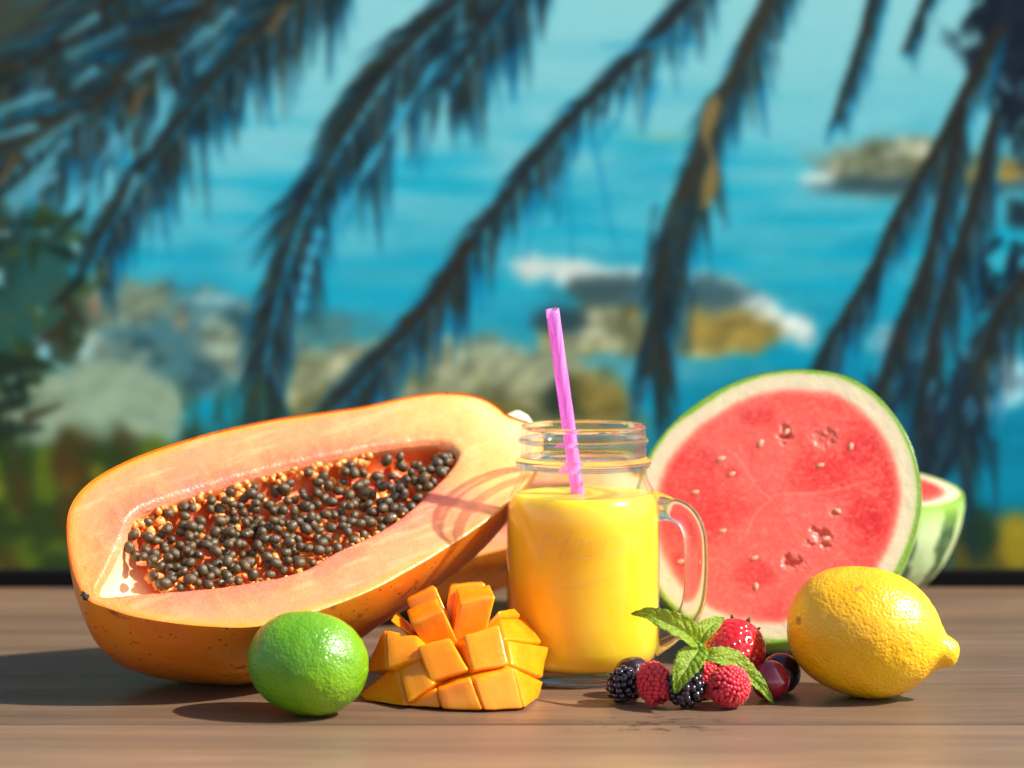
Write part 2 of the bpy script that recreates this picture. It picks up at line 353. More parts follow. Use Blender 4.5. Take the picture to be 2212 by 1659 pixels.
    frond([(1180, -120), (1090, 0), (1030, 90), (960, 190)], 44, (140, 100), 0.5, 0.9, 10, 8, brown=0.03)
    
    frond([(1560, -110), (1450, 40), (1320, 170), (1200, 290), (1090, 430), (990, 560), (900, 680), (800, 790), (700, 900)], 105, (105, 125), 0.42, 0.35, 7, 13, brown=0.08, stemcol=(38, 42, 44), gap=5)
    frond([(1010, 530), (930, 650), (840, 750), (730, 870)], 44, (125, 125), 0.3, 0.8, 9, 15, brown=0.35, stemcol=(44, 42, 38))
    for a, b in [((1225, 300), (1235, 560)), ((1280, 290), (1330, 540)), ((1150, 420), (1140, 560)), ((1330, 260), (1290, 330)), ((1480, 60), (1320, 130)), ((1500, 90), (1300, 100)), ((1420, 180), (1395, 260))]: stroke(a, b, 8, 3, (18, 130, 178), 0.5, 12)
    # fourth frond with ochre stalk
    frond([(1720, -130), (1655, 10), (1600, 130), (1540, 250), (1495, 380), (1450, 500), (1425, 640), (1402, 810)], 90, (110, 130), 0.3, 0.5, 10, 17, brown=0.12, stemcol=(52, 52, 44), gap=6)
    S = spline([(1545, 215), (1525, 290), (1540, 350), (1530, 420), (1520, 450)], 30)
    for i in range(29): stroke(S[i], S[i+1], 9+6*math.sin(i*0.35), 9+6*math.sin((i+1)*0.35), (128, 110, 66), 0.85, 12)
    for i in range(26):
        x = rr.uniform(1405, 1500); y = rr.uniform(430, 680); stroke((x, y), (x-rr.uniform(5, 40), y+rr.uniform(60, 150)), 5, 1, rr.choice(DK), 0.6, 12)
    frond([(1910, -120), (1880, 20), (1850, 120), (1808, 250)], 34, (80, 50), 0.2, 0.5, 7, 9, brown=0.2, gap=5)
    frond([(2030, -100), (1995, 10), (1958, 100)], 16, (60, 40), 0.15, 0.3, 7, 8, gap=4)
    # right hand mass
    blend(blob(2330, 60, 240, 150, 0.5, 0.12, 46, 81)*0.95, (18, 30, 44)); blend(blob(2420, 400, 220, 460, 0.5, 0.2, 60, 84)*0.9, (24, 36, 46))
    for k in range(150):
        q = rr.random(); cx, cy = (rr.uniform(2090, 2300), rr.uniform(-60, 130)) if q < 0.45 else ((rr.uniform(2140, 2320), rr.uniform(170, 280)) if q < 0.65 else (rr.uniform(2110, 2320), rr.uniform(540, 740)))
        if q < 0.45 and cx < 2110+max(0, cy-60)*0.9: continue
        a_ = rr.uniform(1.2, 2.6); l = rr.uniform(20, 60); d = np.array([math.cos(a_), math.sin(a_)])*l
        stroke(np.array([cx, cy])-d, np.array([cx, cy])+d, 12, 3, rr.choice([(18, 30, 44), (22, 34, 46), (16, 28, 42), (28, 36, 52)]), 0.85, 10)
    frond([(2160, 60), (2090, 190), (2035, 300), (1960, 430), (1885, 580), (1800, 730), (1760, 800)], 70, (85, 100), 0.16, 0.4, 8, 14, brown=0.05, gap=3)
    frond([(2080, 240), (2045, 390), (2010, 540), (1960, 680), (1905, 830), (1880, 960)], 80, (100, 150), 0.2, 0.5, 9, 12, brown=0.05, gap=4)
    frond([(2150, 260), (2110, 420), (2060, 580), (2010, 760), (1990, 930), (2010, 1080)], 84, (100, 160), 0.22, 0.5, 9, 12, brown=0.05, gap=4)
    frond([(2240, 560), (2150, 700), (2090, 860), (2060, 980)], 60, (120, 130), 0.35, 0.6, 9, 10, brown=0.05, halo=False, gap=8)
    for i in range(40):
        x = rr.uniform(1870, 2150); y = rr.uniform(760, 960); stroke((x, y), (x-rr.uniform(-10, 40), y+rr.uniform(60, 170)), 8, 2, rr.choice([(24, 44, 58), (30, 50, 62), (26, 38, 50)]), 0.75, 9)
    for i in range(10): x, y = rr.uniform(1900, 2180), rr.uniform(720, 900); stroke((x, y), (x-12, y+30), 5, 4, (60, 150, 190), 0.7, 9)
    # dark green bush, left edge
    gl = blob(40, 640, 150, 190, 0.45, 0.15, 60, 91); blend(gl*0.75, (38, 56, 42)); blend(gl*sstep(0.56, 0.63, nz(1/40, 1/40, 92)), (60, 84, 50)); blend(gl*sstep(0.62, 0.68, nz(1/34, 1/34, 93)), (120, 178, 186))
    for k in range(64):
        cx, cy = rr.uniform(-260, 190), rr.uniform(470, 980)
        if cx > 150-abs(cy-650)*0.25+40: continue
        a = rr.uniform(0, 6.28); l = rr.uniform(20, 46); d = np.array([math.cos(a), math.sin(a)])*l
        stroke(np.array([cx, cy])-d, np.array([cx, cy])+d, 13, 4, rr.choice([(30, 48, 30), (24, 40, 34), (44, 62, 34), (22, 36, 30), (52, 48, 34)]), 0.85, 10)
    for (cx, cy) in [(90, 790), (70, 930), (40, 880)]: stroke((cx-90, cy), (cx+20, cy-6), 30, 6, (30, 44, 34), 0.85, 14)
    for k in range(60):
        x = rr.uniform(380, 620); y = rr.uniform(860, 1010); stroke((x, y), (x+rr.uniform(-30, 30), y-rr.uniform(20, 90)), 5, 1.5, rr.choice([(44, 74, 52), (60, 84, 50), (36, 58, 44)]), 0.55, 12)
    gk = np.exp(-0.5*(np.arange(-6, 7)/1.45)**2); gk /= gk.sum()
    for ax_ in (0, 1): C = np.apply_along_axis(lambda q: np.convolve(np.pad(q, 6, 'edge'), gk, 'valid'), ax_, C)
    C += ((nz(1/9, 1/7, 99, 2)-0.5)*7)[..., None]
    C = np.clip(C, 6, 250)
    # place on a plane that leans back a little, standing at the rear of the table
    lean = rad(16); O = np.array([0, 0.333, 0.0]); n = np.array([0, -math.cos(lean), math.sin(lean)])
    V = np.array([on_plane(px, py, O, n) for py in (ys[0], ys[-1]) for px in (xs[0], xs[-1])])
    up = np.array([0, math.sin(lean), math.cos(lean)])
    rowb = np.array([np.dot(on_plane(W2/2, py, O, n)-O, up) for py in ys])
    def row(py):
        a = on_plane(xs[0], py, O, n); b = on_plane(xs[-1], py, O, n); return a, b
    PT = []
    for py in ys:
        a, b = row(py); f = (xs-xs[0])/(xs[-1]-xs[0]); PT.append(a[None]*(1-f[:, None])+b[None]*f[:, None])
    PT = np.array(PT).reshape(-1, 3)
    F = grid_faces(ny, nx, flip=False)
    m = M('matt_photo_print'); m.set(Base_Color=m.attr('col'), Roughness=0.8, Specular_IOR_Level=0.04)
    base = O
    root = tag(empty('backdrop_board', (0, 0.34, 0.0)), 'big matt board printed with palm fronds over a turquoise rocky shore', 'backdrop')
    A = lin(C.reshape(-1, 3))*PRINT
    mesh('picture_print', PT, F, m.m, root, smooth=False, col=np.clip(A, 0, 0.92), origin=root.location)
    # backing board and black bottom rail
    hb = np.dot(PT[0]-O, up); wl, wr = PT[:, 0].min(), PT[:, 0].max(); lo = np.dot(PT[-1]-O, up)
    mk = M('black_board'); mk.set(Base_Color=(0.006, 0.006, 0.006, 1), Roughness=0.8, Specular_IOR_Level=0.05)
    Rm = np.column_stack([[1, 0, 0], -n, up]); 
    V, F = box((wl+wr)/2, 0.0065, (hb+lo)/2, wr-wl, 0.011, hb-lo, 0.001)
    mesh('backing_panel', V@Rm.T+O, F, mk.m, root, smooth=False, origin=root.location)
    V, F = box((wl+wr)/2, 0.322, 0.0052, wr-wl, 0.014, 0.0104, 0.001)
    mesh('bottom_rail', V, F, mk.m, root, smooth=False, origin=root.location)
    for sx in (-0.3, 0.3):
        V, F = tube([(sx, 0.40, 0.002), (sx, 0.40+0.01, 0.2)], 0.006, 8); V[:, 1] += (V[:, 2])*0.02
        mesh('prop_leg', V, F, mk.m, root, origin=root.location)
PRINT = np.array([0.75, 0.755, 0.71])
backdrop()

# ================================================================ papaya
def flesh_papaya():
    m = M('papaya_flesh'); c = m.attr('col'); v = m.coord()
    f = m.noise(260, 4, v, 0.6); g = m.noise(900, 2, v)
    base = m.mixc(m.math('MULTIPLY', m.ramp(f, [(0.35, G1(0)), (0.7, G1(1))]), 0.14), c, L4(244, 170, 112))
    h = m.math('ADD', m.math('MULTIPLY', g, 0.5), f)
    m.set(Base_Color=base, Roughness=m.ramp(m.noise(700, 2, v), [(0.4, G1(0.22)), (0.6, G1(0.45))]), Specular_IOR_Level=0.45, Subsurface_Weight=0.35, Subsurface_Radius=(1, 0.5, 0.2), Subsurface_Scale=0.004, Normal=m.bump(h, m.math('ADD', m.math('MULTIPLY', m.attr('wet', 'Fac'), 0.35), 0.25), 0.0010))
    return m.m
def skin_papaya():
    m = M('papaya_skin'); v = m.coord()
    a = m.noise(14, 4, v, 0.6); b = m.noise(70, 3, m.coord((0.6, 1.2, 1)), 0.6)
    base = m.ramp(a, [(0.3, L4(222, 104, 18)), (0.55, L4(234, 132, 26)), (0.75, L4(228, 152, 40))])
    sp = m.ramp(m.n('TexVoronoi', Vector=v, Scale=230).outputs[0], [(0.10, G1(1)), (0.2, G1(0))])
    sp = m.math('MULTIPLY', sp, m.ramp(m.noise(40, 3, v), [(0.40, G1(0)), (0.52, G1(1))]))
    base = m.mixc(m.math('MULTIPLY', sp, 0.85), base, L4(84, 46, 14))
    bl = m.ramp(b, [(0.62, G1(0)), (0.72, G1(0.8))]); base = m.mixc(bl, base, L4(104, 60, 26))
    m.set(Base_Color=base, Roughness=0.38, Subsurface_Weight=0.1, Subsurface_Scale=0.003, Normal=m.bump(m.noise(120, 3, v), 0.25, 0.0008))
    return m.m
PFLESH, PSKIN = flesh_papaya(), skin_papaya()
def mk_seed():
    m = M('papaya_seed'); v = m.coord(); r = m.n('ObjectInfo').outputs['Random']
    a = m.noise(420, 3, v, 0.6); base = m.ramp(a, [(0.32, L4(52, 38, 22)), (0.55, L4(100, 78, 46)), (0.75, L4(160, 130, 80))])
    base = m.mixc(m.math('MULTIPLY', r, 0.4), base, L4(54, 45, 30))
    m.set(Base_Color=base, Roughness=0.24, Specular_IOR_Level=0.45, Coat_Weight=0.3, Coat_Roughness=0.03, Normal=m.bump(m.noise(300, 2, v), 0.3, 0.0005))
    return m.m
SEEDM = mk_seed()
m = M('papaya_pulp'); v = m.coord(); f = m.noise(500, 3, v)
m.set(Base_Color=m.ramp(f, [(0.3, L4(236, 118, 40)), (0.7, L4(250, 178, 96))]), Roughness=0.3, Subsurface_Weight=0.4, Subsurface_Scale=0.003, Subsurface_Radius=(1, 0.4, 0.15), Normal=m.bump(f, 0.5, 0.0008)); PULP = m.m

PAP_OUT = [(188, 1293), (163, 1248), (149, 1195), (144, 1140), (152, 1095), (178, 1056), (222, 1022), (290, 988), (380, 956), (480, 928), (590, 905), (700, 889), (790, 876), (880, 856), (950, 847), (1010, 850), (1052, 862), (1080, 880), (1100, 896), (1150, 914), (1176, 940), (1172, 985), (1145, 1035), (1090, 1096), (1030, 1141), (960, 1187), (880, 1234), (800, 1276), (700, 1315), (620, 1341), (540, 1354), (460, 1353), (380, 1346), (290, 1331), (230, 1312)]
PAP_IN = [(218, 1279), (240, 1225), (268, 1165), (290, 1112), (340, 1086), (420, 1060), (500, 1037), (600, 1010), (700, 988), (800, 968), (880, 956), (945, 952), (978, 964), (986, 985), (965, 1018), (925, 1058), (870, 1108), (800, 1152), (720, 1188), (660, 1222), (600, 1241), (500, 1257), (400, 1268), (300, 1274)]
def papaya_geo():
    tip = at_y(188, 1293, -0.080); end = at_y(1176, 955, 0.055); u = unit(end-tip)
    n0 = np.array([0, -math.cos(rad(49)), math.sin(rad(49))]); n = unit(n0-u*np.dot(n0, u)); v = np.cross(n, u)
    O = (tip+end)/2
    ab = lambda pts: np.array([[np.dot(on_plane(x, y, O, n)-O, u), np.dot(on_plane(x, y, O, n)-O, v)] for x, y in pts])
    return O, u, v, n, spline(ab(PAP_OUT), 320, True), spline(ab(PAP_IN), 320, True)
def build_papaya(O, u, v, n, out, inn, names, label, seeds=True, kmul=None, nseed=295, seedrng=3):
    """out / inn: closed contours (a,b) in the cut plane; the body bulges to -n"""
    N = len(out); R = random.Random(seedrng)
    mid = lambda a: np.interp(a, amids, bm)
    # spine from contour: top/bottom as functions of a
    imin, imax = out[:, 0].argmin(), out[:, 0].argmax()
    idx = np.arange(N); A = np.roll(out, -imin, 0); k = (imax-imin) % N
    s1, s2 = A[:k+1], np.vstack([A[k:], A[:1]])[::-1]
    amids = np.linspace(out[:, 0].min()+0.001, out[:, 0].max()-0.001, 80)
    b1 = np.interp(amids, np.maximum.accumulate(s1[:, 0]), s1[:, 1]); b2 = np.interp(amids, np.maximum.accumulate(s2[:, 0]), s2[:, 1])
    bm, hw = (b1+b2)/2, np.abs(b1-b2)/2
    aL, aR = out[:, 0].min()+0.078, out[:, 0].max()-0.022
    hs = lambda a: np.interp(a, amids, np.convolve(np.pad(hw, 4, 'edge'), np.ones(9)/9, 'valid'))
    S = np.clip(out[:, 0], aL, aR); Sb = mid(S); H = hs(S)
    rings = 26
    def body(kd):
        V = []
        for i in range(N):
            for r in range(rings+1):
                ph = math.pi/2*r/rings; c, s = math.cos(ph), math.sin(ph)
                a = S[i]+(out[i, 0]-S[i])*c; b = Sb[i]+(out[i, 1]-Sb[i])*c
                V.append((a, b, -H[i]*kd*s))
        return np.array(V)
    W = lambda q: O+q[:, :1]*u+q[:, 1:2]*v+q[:, 2:3]*n
    if kmul is None:
        lo, hi = 0.4, 1.6
        for _ in range(30):
            kk = (lo+hi)/2
            if W(body(kk))[:, 2].min() > 0: lo = kk
            else: hi = kk
        kmul = kk; print('PAPAYA depth factor', kk, 'width', 2*hw.max(), 'length', np.ptp(out[:, 0]))
    B = body(kmul)
    pn = vnoise(B, 38, 3); B[:, :2] += 0; B[:, 2] -= (pn-0.5)*0.004*np.clip(-B[:, 2]/0.02, 0, 1)
    Wd = W(B); dz = Wd[:, 2].min(); O = O-np.array([0, 0, dz]); 
    W = lambda q: O+q[:, :1]*u+q[:, 1:2]*v+q[:, 2:3]*n
    Wd = W(B); base = Wd[Wd[:, 2].argmin()].copy(); base[2] = 0
    root = tag(empty('papaya_half', base), label, 'papaya', 'papaya halves')
    mesh('skin', Wd, grid_faces(N, rings+1, True), PSKIN, root, origin=base)
    # cut face ring: outer -> inner; match by angle about a moving centre
    st = np.argmin(np.hypot(*(inn-out[0]).T)); inn2 = np.roll(inn, -st, 0)
    rr_ = 30; V = []; C = []; tt = []
    amin, amax = out[:, 0].min(), out[:, 0].max()
    for i in range(N):
        for r in range(rr_+1):
            t = (r/rr_); t = t**1.25
            p = out[i]*(1-t)+inn2[i]*t; V.append((p[0], p[1], 0.0)); tt.append(t)
    V = np.array(V); tt = np.array(tt); ax = (V[:, 0]-amin)/(amax-amin)
    dist = np.array([np.hypot(*(out[i//(rr_+1)]-V[i, :2])) for i in range(len(V))])
    din = np.array([np.hypot(*(inn2[i//(rr_+1)]-V[i, :2])) for i in range(len(V))])
    V[:, 2] = -0.0016*np.exp(-dist/0.0012) - 0.0035*sstep(0.004, 0, din)**2 + (vnoise(V, 120, 3)-0.5)*0.0012*sstep(0, 0.01, dist) + (vnoise(V, 420, 2)-0.5)*0.0006*sstep(0.03, 0.004, din)
    nzc = vnoise(V, 60, 3)
    streak = vnoise(np.column_stack([V[:, 0]*40, V[:, 1]*300, V[:, 2]*0]), 1, 3)
    C = np.tile(lin((230, 134, 86)), (len(V), 1))
    C = mix(C, lin((228, 110, 72)), sstep(0.022, 0.004, din)*0.9); C = mix(C, lin((228, 108, 84)), sstep(0.016, 0.0, din)*sstep(0.4, 0.6, nzc)*0.7)
    C = mix(C, lin((232, 118, 92)), sstep(0.5, 0.68, vnoise(V+5, 26, 3))*0.55); C = mix(C, lin((236, 152, 94)), sstep(0.52, 0.7, vnoise(V+15, 34, 3))*0.4)
    C = mix(C, lin((234, 166, 92)), sstep(0.68, 0.9, ax+0.12*(nzc-0.5))); C = mix(C, lin((242, 208, 150)), sstep(0.86, 0.98, ax)*0.8)
    C = mix(C, lin((234, 146, 40)), sstep(0.008, 0.001, dist)*0.85); C = mix(C, lin((222, 150, 24)), sstep(0.0022, 0.0006, dist))
    C = mix(C, lin((244, 182, 126)), sstep(0.56, 0.72, streak)*0.3)
    C = mix(C, lin((230, 138, 64)), sstep(0.12, 0.02, ax)*0.8)
    fo = mesh('cut_flesh', W(V), grid_faces(N, rr_+1, True, flip=True), PFLESH, root, col=C, attrs={'wet': sstep(0.024, 0.004, din)}, origin=base)
    # seed cavity
    ci = inn2.mean(0); cr = 22; caL, caR = inn2[:, 0].min()+0.03, inn2[:, 0].max()-0.02
    Sx = np.clip(inn2[:, 0], caL, caR); bi = np.interp(Sx, amids, bm)
    up_i = np.array([(inn2[(np.abs(inn2[:, 0]-a)+1e3*(inn2[:, 1] < np.interp(a, amids, bm)-0.0)).argmin(), 1]+inn2[(np.abs(inn2[:, 0]-a)+1e3*(inn2[:, 1] >= np.interp(a, amids, bm))).argmin(), 1])/2 for a in Sx])
    up_i = np.convolve(np.r_[up_i[-6:], up_i, up_i[:6]], np.ones(13)/13, 'valid')
    Vc = []
    depth = 0.016
    for i in range(N):
        for r in range(cr+1):
            t = r/cr; c = math.cos(math.pi/2*t)**0.55 if t < 1 else 0.0; z = -0.0035-depth*math.sin(math.pi/2*t)**0.8
            Vc.append((Sx[i]+(inn2[i, 0]-Sx[i])*c, up_i[i]+(inn2[i, 1]-up_i[i])*c, z))
    Vc = np.array(Vc); axc = (Vc[:, 0]-amin)/(amax-amin); Vc[:, 2] += (vnoise(Vc, 170, 3)-0.5)*0.006*sstep(-0.0036, -0.01, Vc[:, 2])*sstep(0.13, 0.2, axc); nv_ = vnoise(Vc, 90, 3)
    Cc = np.tile(lin((238, 110, 44)), (len(Vc), 1)); Cc = mix(Cc, lin((226, 92, 40)), sstep(0.4, 0.65, nv_)); Cc = mix(Cc, lin((248, 178, 118)), sstep(-0.007, -0.0035, Vc[:, 2]))
    Cc = mix(Cc, lin((250, 214, 164)), sstep(0.17, 0.10, axc))
    mesh('seed_cavity', W(Vc), grid_faces(N, cr+1, True, flip=True), PFLESH, root, col=Cc, origin=base)
    # blossom scar and stem stub
    tipw = W(np.array([[out[0][0], out[0][1], 0.0]]))[0]
    ks = M('dry_scar') if 'dry_scar' not in bpy.data.materials else None
    if ks: ks.set(Base_Color=(0.02, 0.012, 0.006, 1), Roughness=0.8)
    dm = bpy.data.materials['dry_scar']
    parts = []
    for q in range(4):
        e = tipw+u*R.uniform(-0.002, 0.004)+v*R.uniform(-0.003, 0.004)+n*R.uniform(0.0005, 0.003)
        parts.append(tube([tipw-u*0.001, (tipw+e)/2+n*0.001, e], np.array([0.0011, 0.0009, 0.0004]), 6))
    V, F = join(parts); mesh('blossom_scar', V, F, dm, root, origin=base)
    endc = out[out[:, 0] > amax-0.004].mean(0)
    p0 = W(np.array([[amax-0.024, endc[1]+0.014, -0.0165]]))[0]; p1 = W(np.array([[amax+0.004, endc[1]+0.019, -0.0125]]))[0]
    V, F = tube(np.linspace(p0, p1, 6), np.array([0.013, 0.0125, 0.011, 0.0105, 0.0098, 0.0085]), 18)
    sm = M('stem_end'); sm.set(Base_Color=L4(214, 222, 172), Roughness=0.5, Subsurface_Weight=0.2, Subsurface_Scale=0.003)
    V = V+(np.column_stack([vnoise(V, 300, 2), vnoise(V+3, 300, 2), vnoise(V+7, 300, 2)])-0.5)*0.002
    mesh('stem_stub', V, F, sm.m, root, origin=base)
    # seeds: scattered over the cavity floor and heaped to the lower side
    if seeds:
        Lv = inn2; 
        def inside(p, pad):
            x, y = p; c = False; j = N-1
            for i in range(N):
                if (Lv[i, 1] > y) != (Lv[j, 1] > y) and x < (Lv[j, 0]-Lv[i, 0])*(y-Lv[i, 1])/(Lv[j, 1]-Lv[i, 1])+Lv[i, 0]: c = not c
                j = i
            return c and np.hypot(*(Lv-np.array(p)).T).min() > pad
        sph = bmesh.new(); bmesh.ops.create_icosphere(sph, subdivisions=2, radius=1)
        sme = bpy.data.meshes.new('seed'); sph.to_mesh(sme); sph.free(); sme.polygons.foreach_set('use_smooth', [True]*len(sme.polygons)); sme.materials.append(SEEDM)
        sv = np.zeros(len(sme.vertices)*3); sme.vertices.foreach_get('co', sv); sv = sv.reshape(-1, 3)
        sv[:, 2] *= 1.0; sv *= (1-0.10*sstep(0.3, 1, sv[:, 2]))[:, None]; sme.vertices.foreach_set('co', sv.ravel())
        pos = []; tries = 0
        blo, bhi = Lv[:, 1].min(), Lv[:, 1].max(); alo, ahi = Lv[:, 0].min(), Lv[:, 0].max()
        while len(pos) < nseed and tries < 40000:
            tries += 1
            a, b = R.uniform(alo, ahi), R.uniform(blo, bhi)
            if not inside((a, b), 0.0024): continue
            if (a-amin)/(amax-amin) < 0.135: continue
            e = np.hypot(*(Lv-np.array((a, b))).T).min()
            top = b > np.interp(a, amids, bm)
            if top and e < 0.006 and R.random() < 0.7: continue
            z = -0.003-depth*min(1, (e/0.018))**0.6*R.uniform(0.45, 0.7)
            if not top: z += 0.006*min(1, e/0.01)
            if R.random() < 0.25: z += 0.0035
            z = min(z, -0.001)
            p = np.array((a, b, z))
            if any(np.linalg.norm(p-q) < 0.0044 for q in pos): continue
            pos.append(p)
        print('SEEDS', len(pos), tries)
        for p in pos:
            o = bpy.data.objects.new('seed', sme); link(o, root)
            s = R.uniform(0.78, 1.18); o.scale = (0.00258*s, 0.00258*s, 0.0034*s)
            o.location = W(p[None])[0]-base; o.rotation_euler = (R.uniform(0, 6), R.uniform(0, 6), R.uniform(0, 6))
        # pulp crumbs between the seeds and the fringe along the upper rim
        parts = []
        def crumb(p, s):
            b2 = bmesh.new(); bmesh.ops.create_icosphere(b2, subdivisions=2, radius=1)
            q = np.array([x.co[:] for x in b2.verts]); f = [tuple(y.index for y in x.verts) for x in b2.faces]; b2.free()
            q = q*(0.6+0.8*vnoise(q+R.uniform(0, 50), 2.2, 2))[:, None]
            q = q*np.array([s*R.uniform(0.7, 1.3), s*R.uniform(0.7, 1.3), s]); parts.append((W(q+p), f))
        for _ in range(900):
            if len(parts) > 230: break
            a, b = R.uniform(alo, ahi), R.uniform(blo, bhi)
            if not inside((a, b), 0.0015) or (a-amin)/(amax-amin) < 0.15: continue
            e = np.hypot(*(Lv-np.array((a, b))).T).min()
            crumb(np.array((a, b, -0.004-depth*min(1, e/0.018)**0.6*0.72)), R.uniform(0.0016, 0.0032))
        for i in range(0, N):
            p = Lv[i]; ra = (p[0]-amin)/(amax-amin)
            if ra < 0.17 or ra > 0.66: continue
            if R.random() < 0.55:
                d = unit(np.array([Sx[i]-p[0], up_i[i]-p[1]])+1e-9)
                q = p+d*R.uniform(0.0, 0.003)
                crumb(np.array((q[0], q[1], -0.003-R.uniform(0, 0.005))), R.uniform(0.0012, 0.0024) if p[1] > np.interp(p[0], amids, bm) else R.uniform(0.0008, 0.0016))
        V, F = join(parts); mesh('pulp', V, F, PULP, root, origin=base)['kind'] = 'stuff'
    return root, kmul
PO, Pu, Pv, Pn, Pout, Pin = papaya_geo()
papaya, KD = build_papaya(PO, Pu, Pv, Pn, Pout, Pin, None, 'big papaya half showing its cut side full of dark seeds, behind the lime')
# second half, lying flatter behind the jar
u2 = unit([0.95, 0.05, 0.14]); n0 = np.array([-0.08, -math.cos(rad(68)), math.sin(rad(68))]); n2 = unit(n0-u2*np.dot(n0, u2)); v2 = np.cross(n2, u2)
Pout2 = Pout*0.92; Pin2 = Pin*0.92
build_papaya(np.array([-0.040, 0.196, 0.075]), u2, v2, n2, Pout2, Pin2, None, 'papaya half lying behind the juice jar, its cut side turned up', seeds=True, kmul=0.85, nseed=90, seedrng=9)

# ================================================================ watermelons
def melon_skin():
    m = M('melon_skin'); c = m.attr('col'); v = m.coord()
    f = m.noise(160, 3, v); base = m.mixc(m.math('MULTIPLY', m.ramp(f, [(0.5, G1(0)), (0.7, G1(1))]), 0.15), c, L4(190, 214, 160))
    m.set(Base_Color=base, Roughness=0.3, Specular_IOR_Level=0.5, Coat_Weight=0.15, Normal=m.bump(f, 0.08, 0.0006)); return m.m
def melon_flesh():
    m = M('melon_flesh'); c = m.attr('col'); v = m.coord()
    f = m.noise(380, 4, v, 0.65); g = m.n('TexVoronoi', Vector=v, Scale=700).outputs[0]
    base = m.mixc(m.math('MULTIPLY', m.ramp(f, [(0.5, G1(0)), (0.75, G1(1))]), 0.24), c, L4(246, 160, 136))
    fb = m.noise(90, 5, m.coord((1, 1, 2.2)), 0.7, 1.6); base = m.mixc(m.math('MULTIPLY', m.ramp(fb, [(0.55, G1(0)), (0.66, G1(1))]), 0.16), base, L4(250, 176, 150))
    spk = m.ramp(m.n('TexVoronoi', Vector=v, Scale=520).outputs[0], [(0.08, G1(1)), (0.16, G1(0))]); base = m.mixc(m.math('MULTIPLY', spk, m.math('MULTIPLY', m.ramp(m.noise(60, 2, v), [(0.45, G1(0)), (0.6, G1(1))]), 0.5)), base, L4(255, 214, 200))  # sparkle of the grainy flesh, painted into its colour as pale specks
    h = m.math('ADD', f, m.math('MULTIPLY', g, 0.6))
    m.set(Base_Color=base, Roughness=m.ramp(f, [(0.35, G1(0.22)), (0.6, G1(0.45))]), Specular_IOR_Level=0.5, Subsurface_Weight=0.3, Subsurface_Radius=(1, 0.35, 0.25), Subsurface_Scale=0.004, Normal=m.bump(h, 0.22, 0.0006)); return m.m
MSKIN, MFLESH = melon_skin(), melon_flesh()
m = M('melon_seed'); m.set(Base_Color=L4(226, 150, 112), Roughness=0.4); MSEED = m.m
def build_melon(O, n, up, contour, prof, label, detail=None, phase=0.0, drop=True):
    """contour: radius(theta) around O in the cut plane; prof: [(scale, depth)] behind the face"""
    n = unit(n); v = unit(up-n*np.dot(up, n)); u = np.cross(v, n)
    N = len(contour); th = np.linspace(0, 2*math.pi, N, endpoint=False)
    W = lambda q: O+q[:, :1]*u+q[:, 1:2]*v+q[:, 2:3]*n
    pr = spline(np.array(prof), 70)
    V = np.array([(contour[i]*s*math.cos(th[i]), contour[i]*s*math.sin(th[i]), -d) for i in range(N) for s, d in pr])
    Wd = W(V); dz = Wd[:, 2].min()
    if drop: O = O-np.array([0, 0, dz]); W = lambda q: O+q[:, :1]*u+q[:, 1:2]*v+q[:, 2:3]*n; Wd = W(V)
    print('MELON lift', dz)
    base = Wd[Wd[:, 2].argmin()].copy(); base[2] = 0
    root = tag(empty('watermelon_half', base), label, 'watermelon', 'watermelon halves')
    # stripes along meridians
    T = np.repeat(th, len(pr)); K = np.tile(np.arange(len(pr))/len(pr), N)
    ring = np.column_stack([np.cos(T)*2.0, np.sin(T)*2.0, K*5])
    warp = (vnoise(ring, 1.6, 3)-0.5)*2.2+(vnoise(ring+9, 6, 2)-0.5)*0.9
    sw = np.sin(T*13+phase+warp); jag = (vnoise(ring+4, 11, 4)-0.5)*2.2
    dark = sstep(0.0, 0.22, sw+jag*0.8)
    Cs = mix(np.tile(lin((196, 214, 156)), (len(V), 1)), lin((172, 200, 134)), sstep(0.4, 0.7, vnoise(ring, 5, 3)))
    Cs = mix(Cs, lin((40, 86, 38)), dark*0.97); Cs = mix(Cs, lin((40, 84, 42)), dark*sstep(0.5, 0.7, vnoise(ring+2, 7, 2)))
    Cs = mix(Cs, lin((140, 182, 60)), sstep(0.022, 0.006, K))
    mesh('rind', Wd, grid_faces(N, len(pr), True, flip=False), MSKIN, root, col=Cs, origin=base)
    # cut face
    R = 130; rr_ = np.linspace(0, 1, R); rr_ = 1-(1-rr_)**1.25
    V = np.array([(contour[i]*r*math.cos(th[i]), contour[i]*r*math.sin(th[i]), 0.0) for i in range(N) for r in rr_])
    rad_ = np.tile(rr_, N); T = np.repeat(th, R)
    nz_ = vnoise(V, 130, 4); nb = vnoise(V, 34, 3)
    C = np.tile(lin((230, 70, 56)), (len(V), 1)); C = mix(C, lin((238, 100, 82)), sstep(0.45, 0.7, nb)*0.8); C = mix(C, lin((216, 42, 36)), sstep(0.5, 0.3, nb)*0.6)
    Z = (nz_-0.5)*0.0006
    if detail is not None: C, Z, holes = detail(V, C, Z, O, u, v, n)
    e = rad_+(nz_-0.5)*0.03+(nb-0.5)*0.025
    C = mix(C, lin((232, 120, 96)), sstep(0.785, 0.85, e)); C = mix(C, lin((218, 204, 164)), sstep(0.825, 0.88, e)); C = mix(C, lin((192, 200, 128)), sstep(0.93, 0.972, e)); C = mix(C, lin((112, 162, 40)), sstep(0.958, 0.98, e))
    Z = Z*sstep(0.99, 0.9, rad_)-0.0005*sstep(0.99, 1.0, rad_); V[:, 2] = Z
    mesh('cut_flesh', W(V), grid_faces(N, R, True, flip=True), MFLESH, root, col=C, origin=base)
    return root, (O, u, v, n, base)
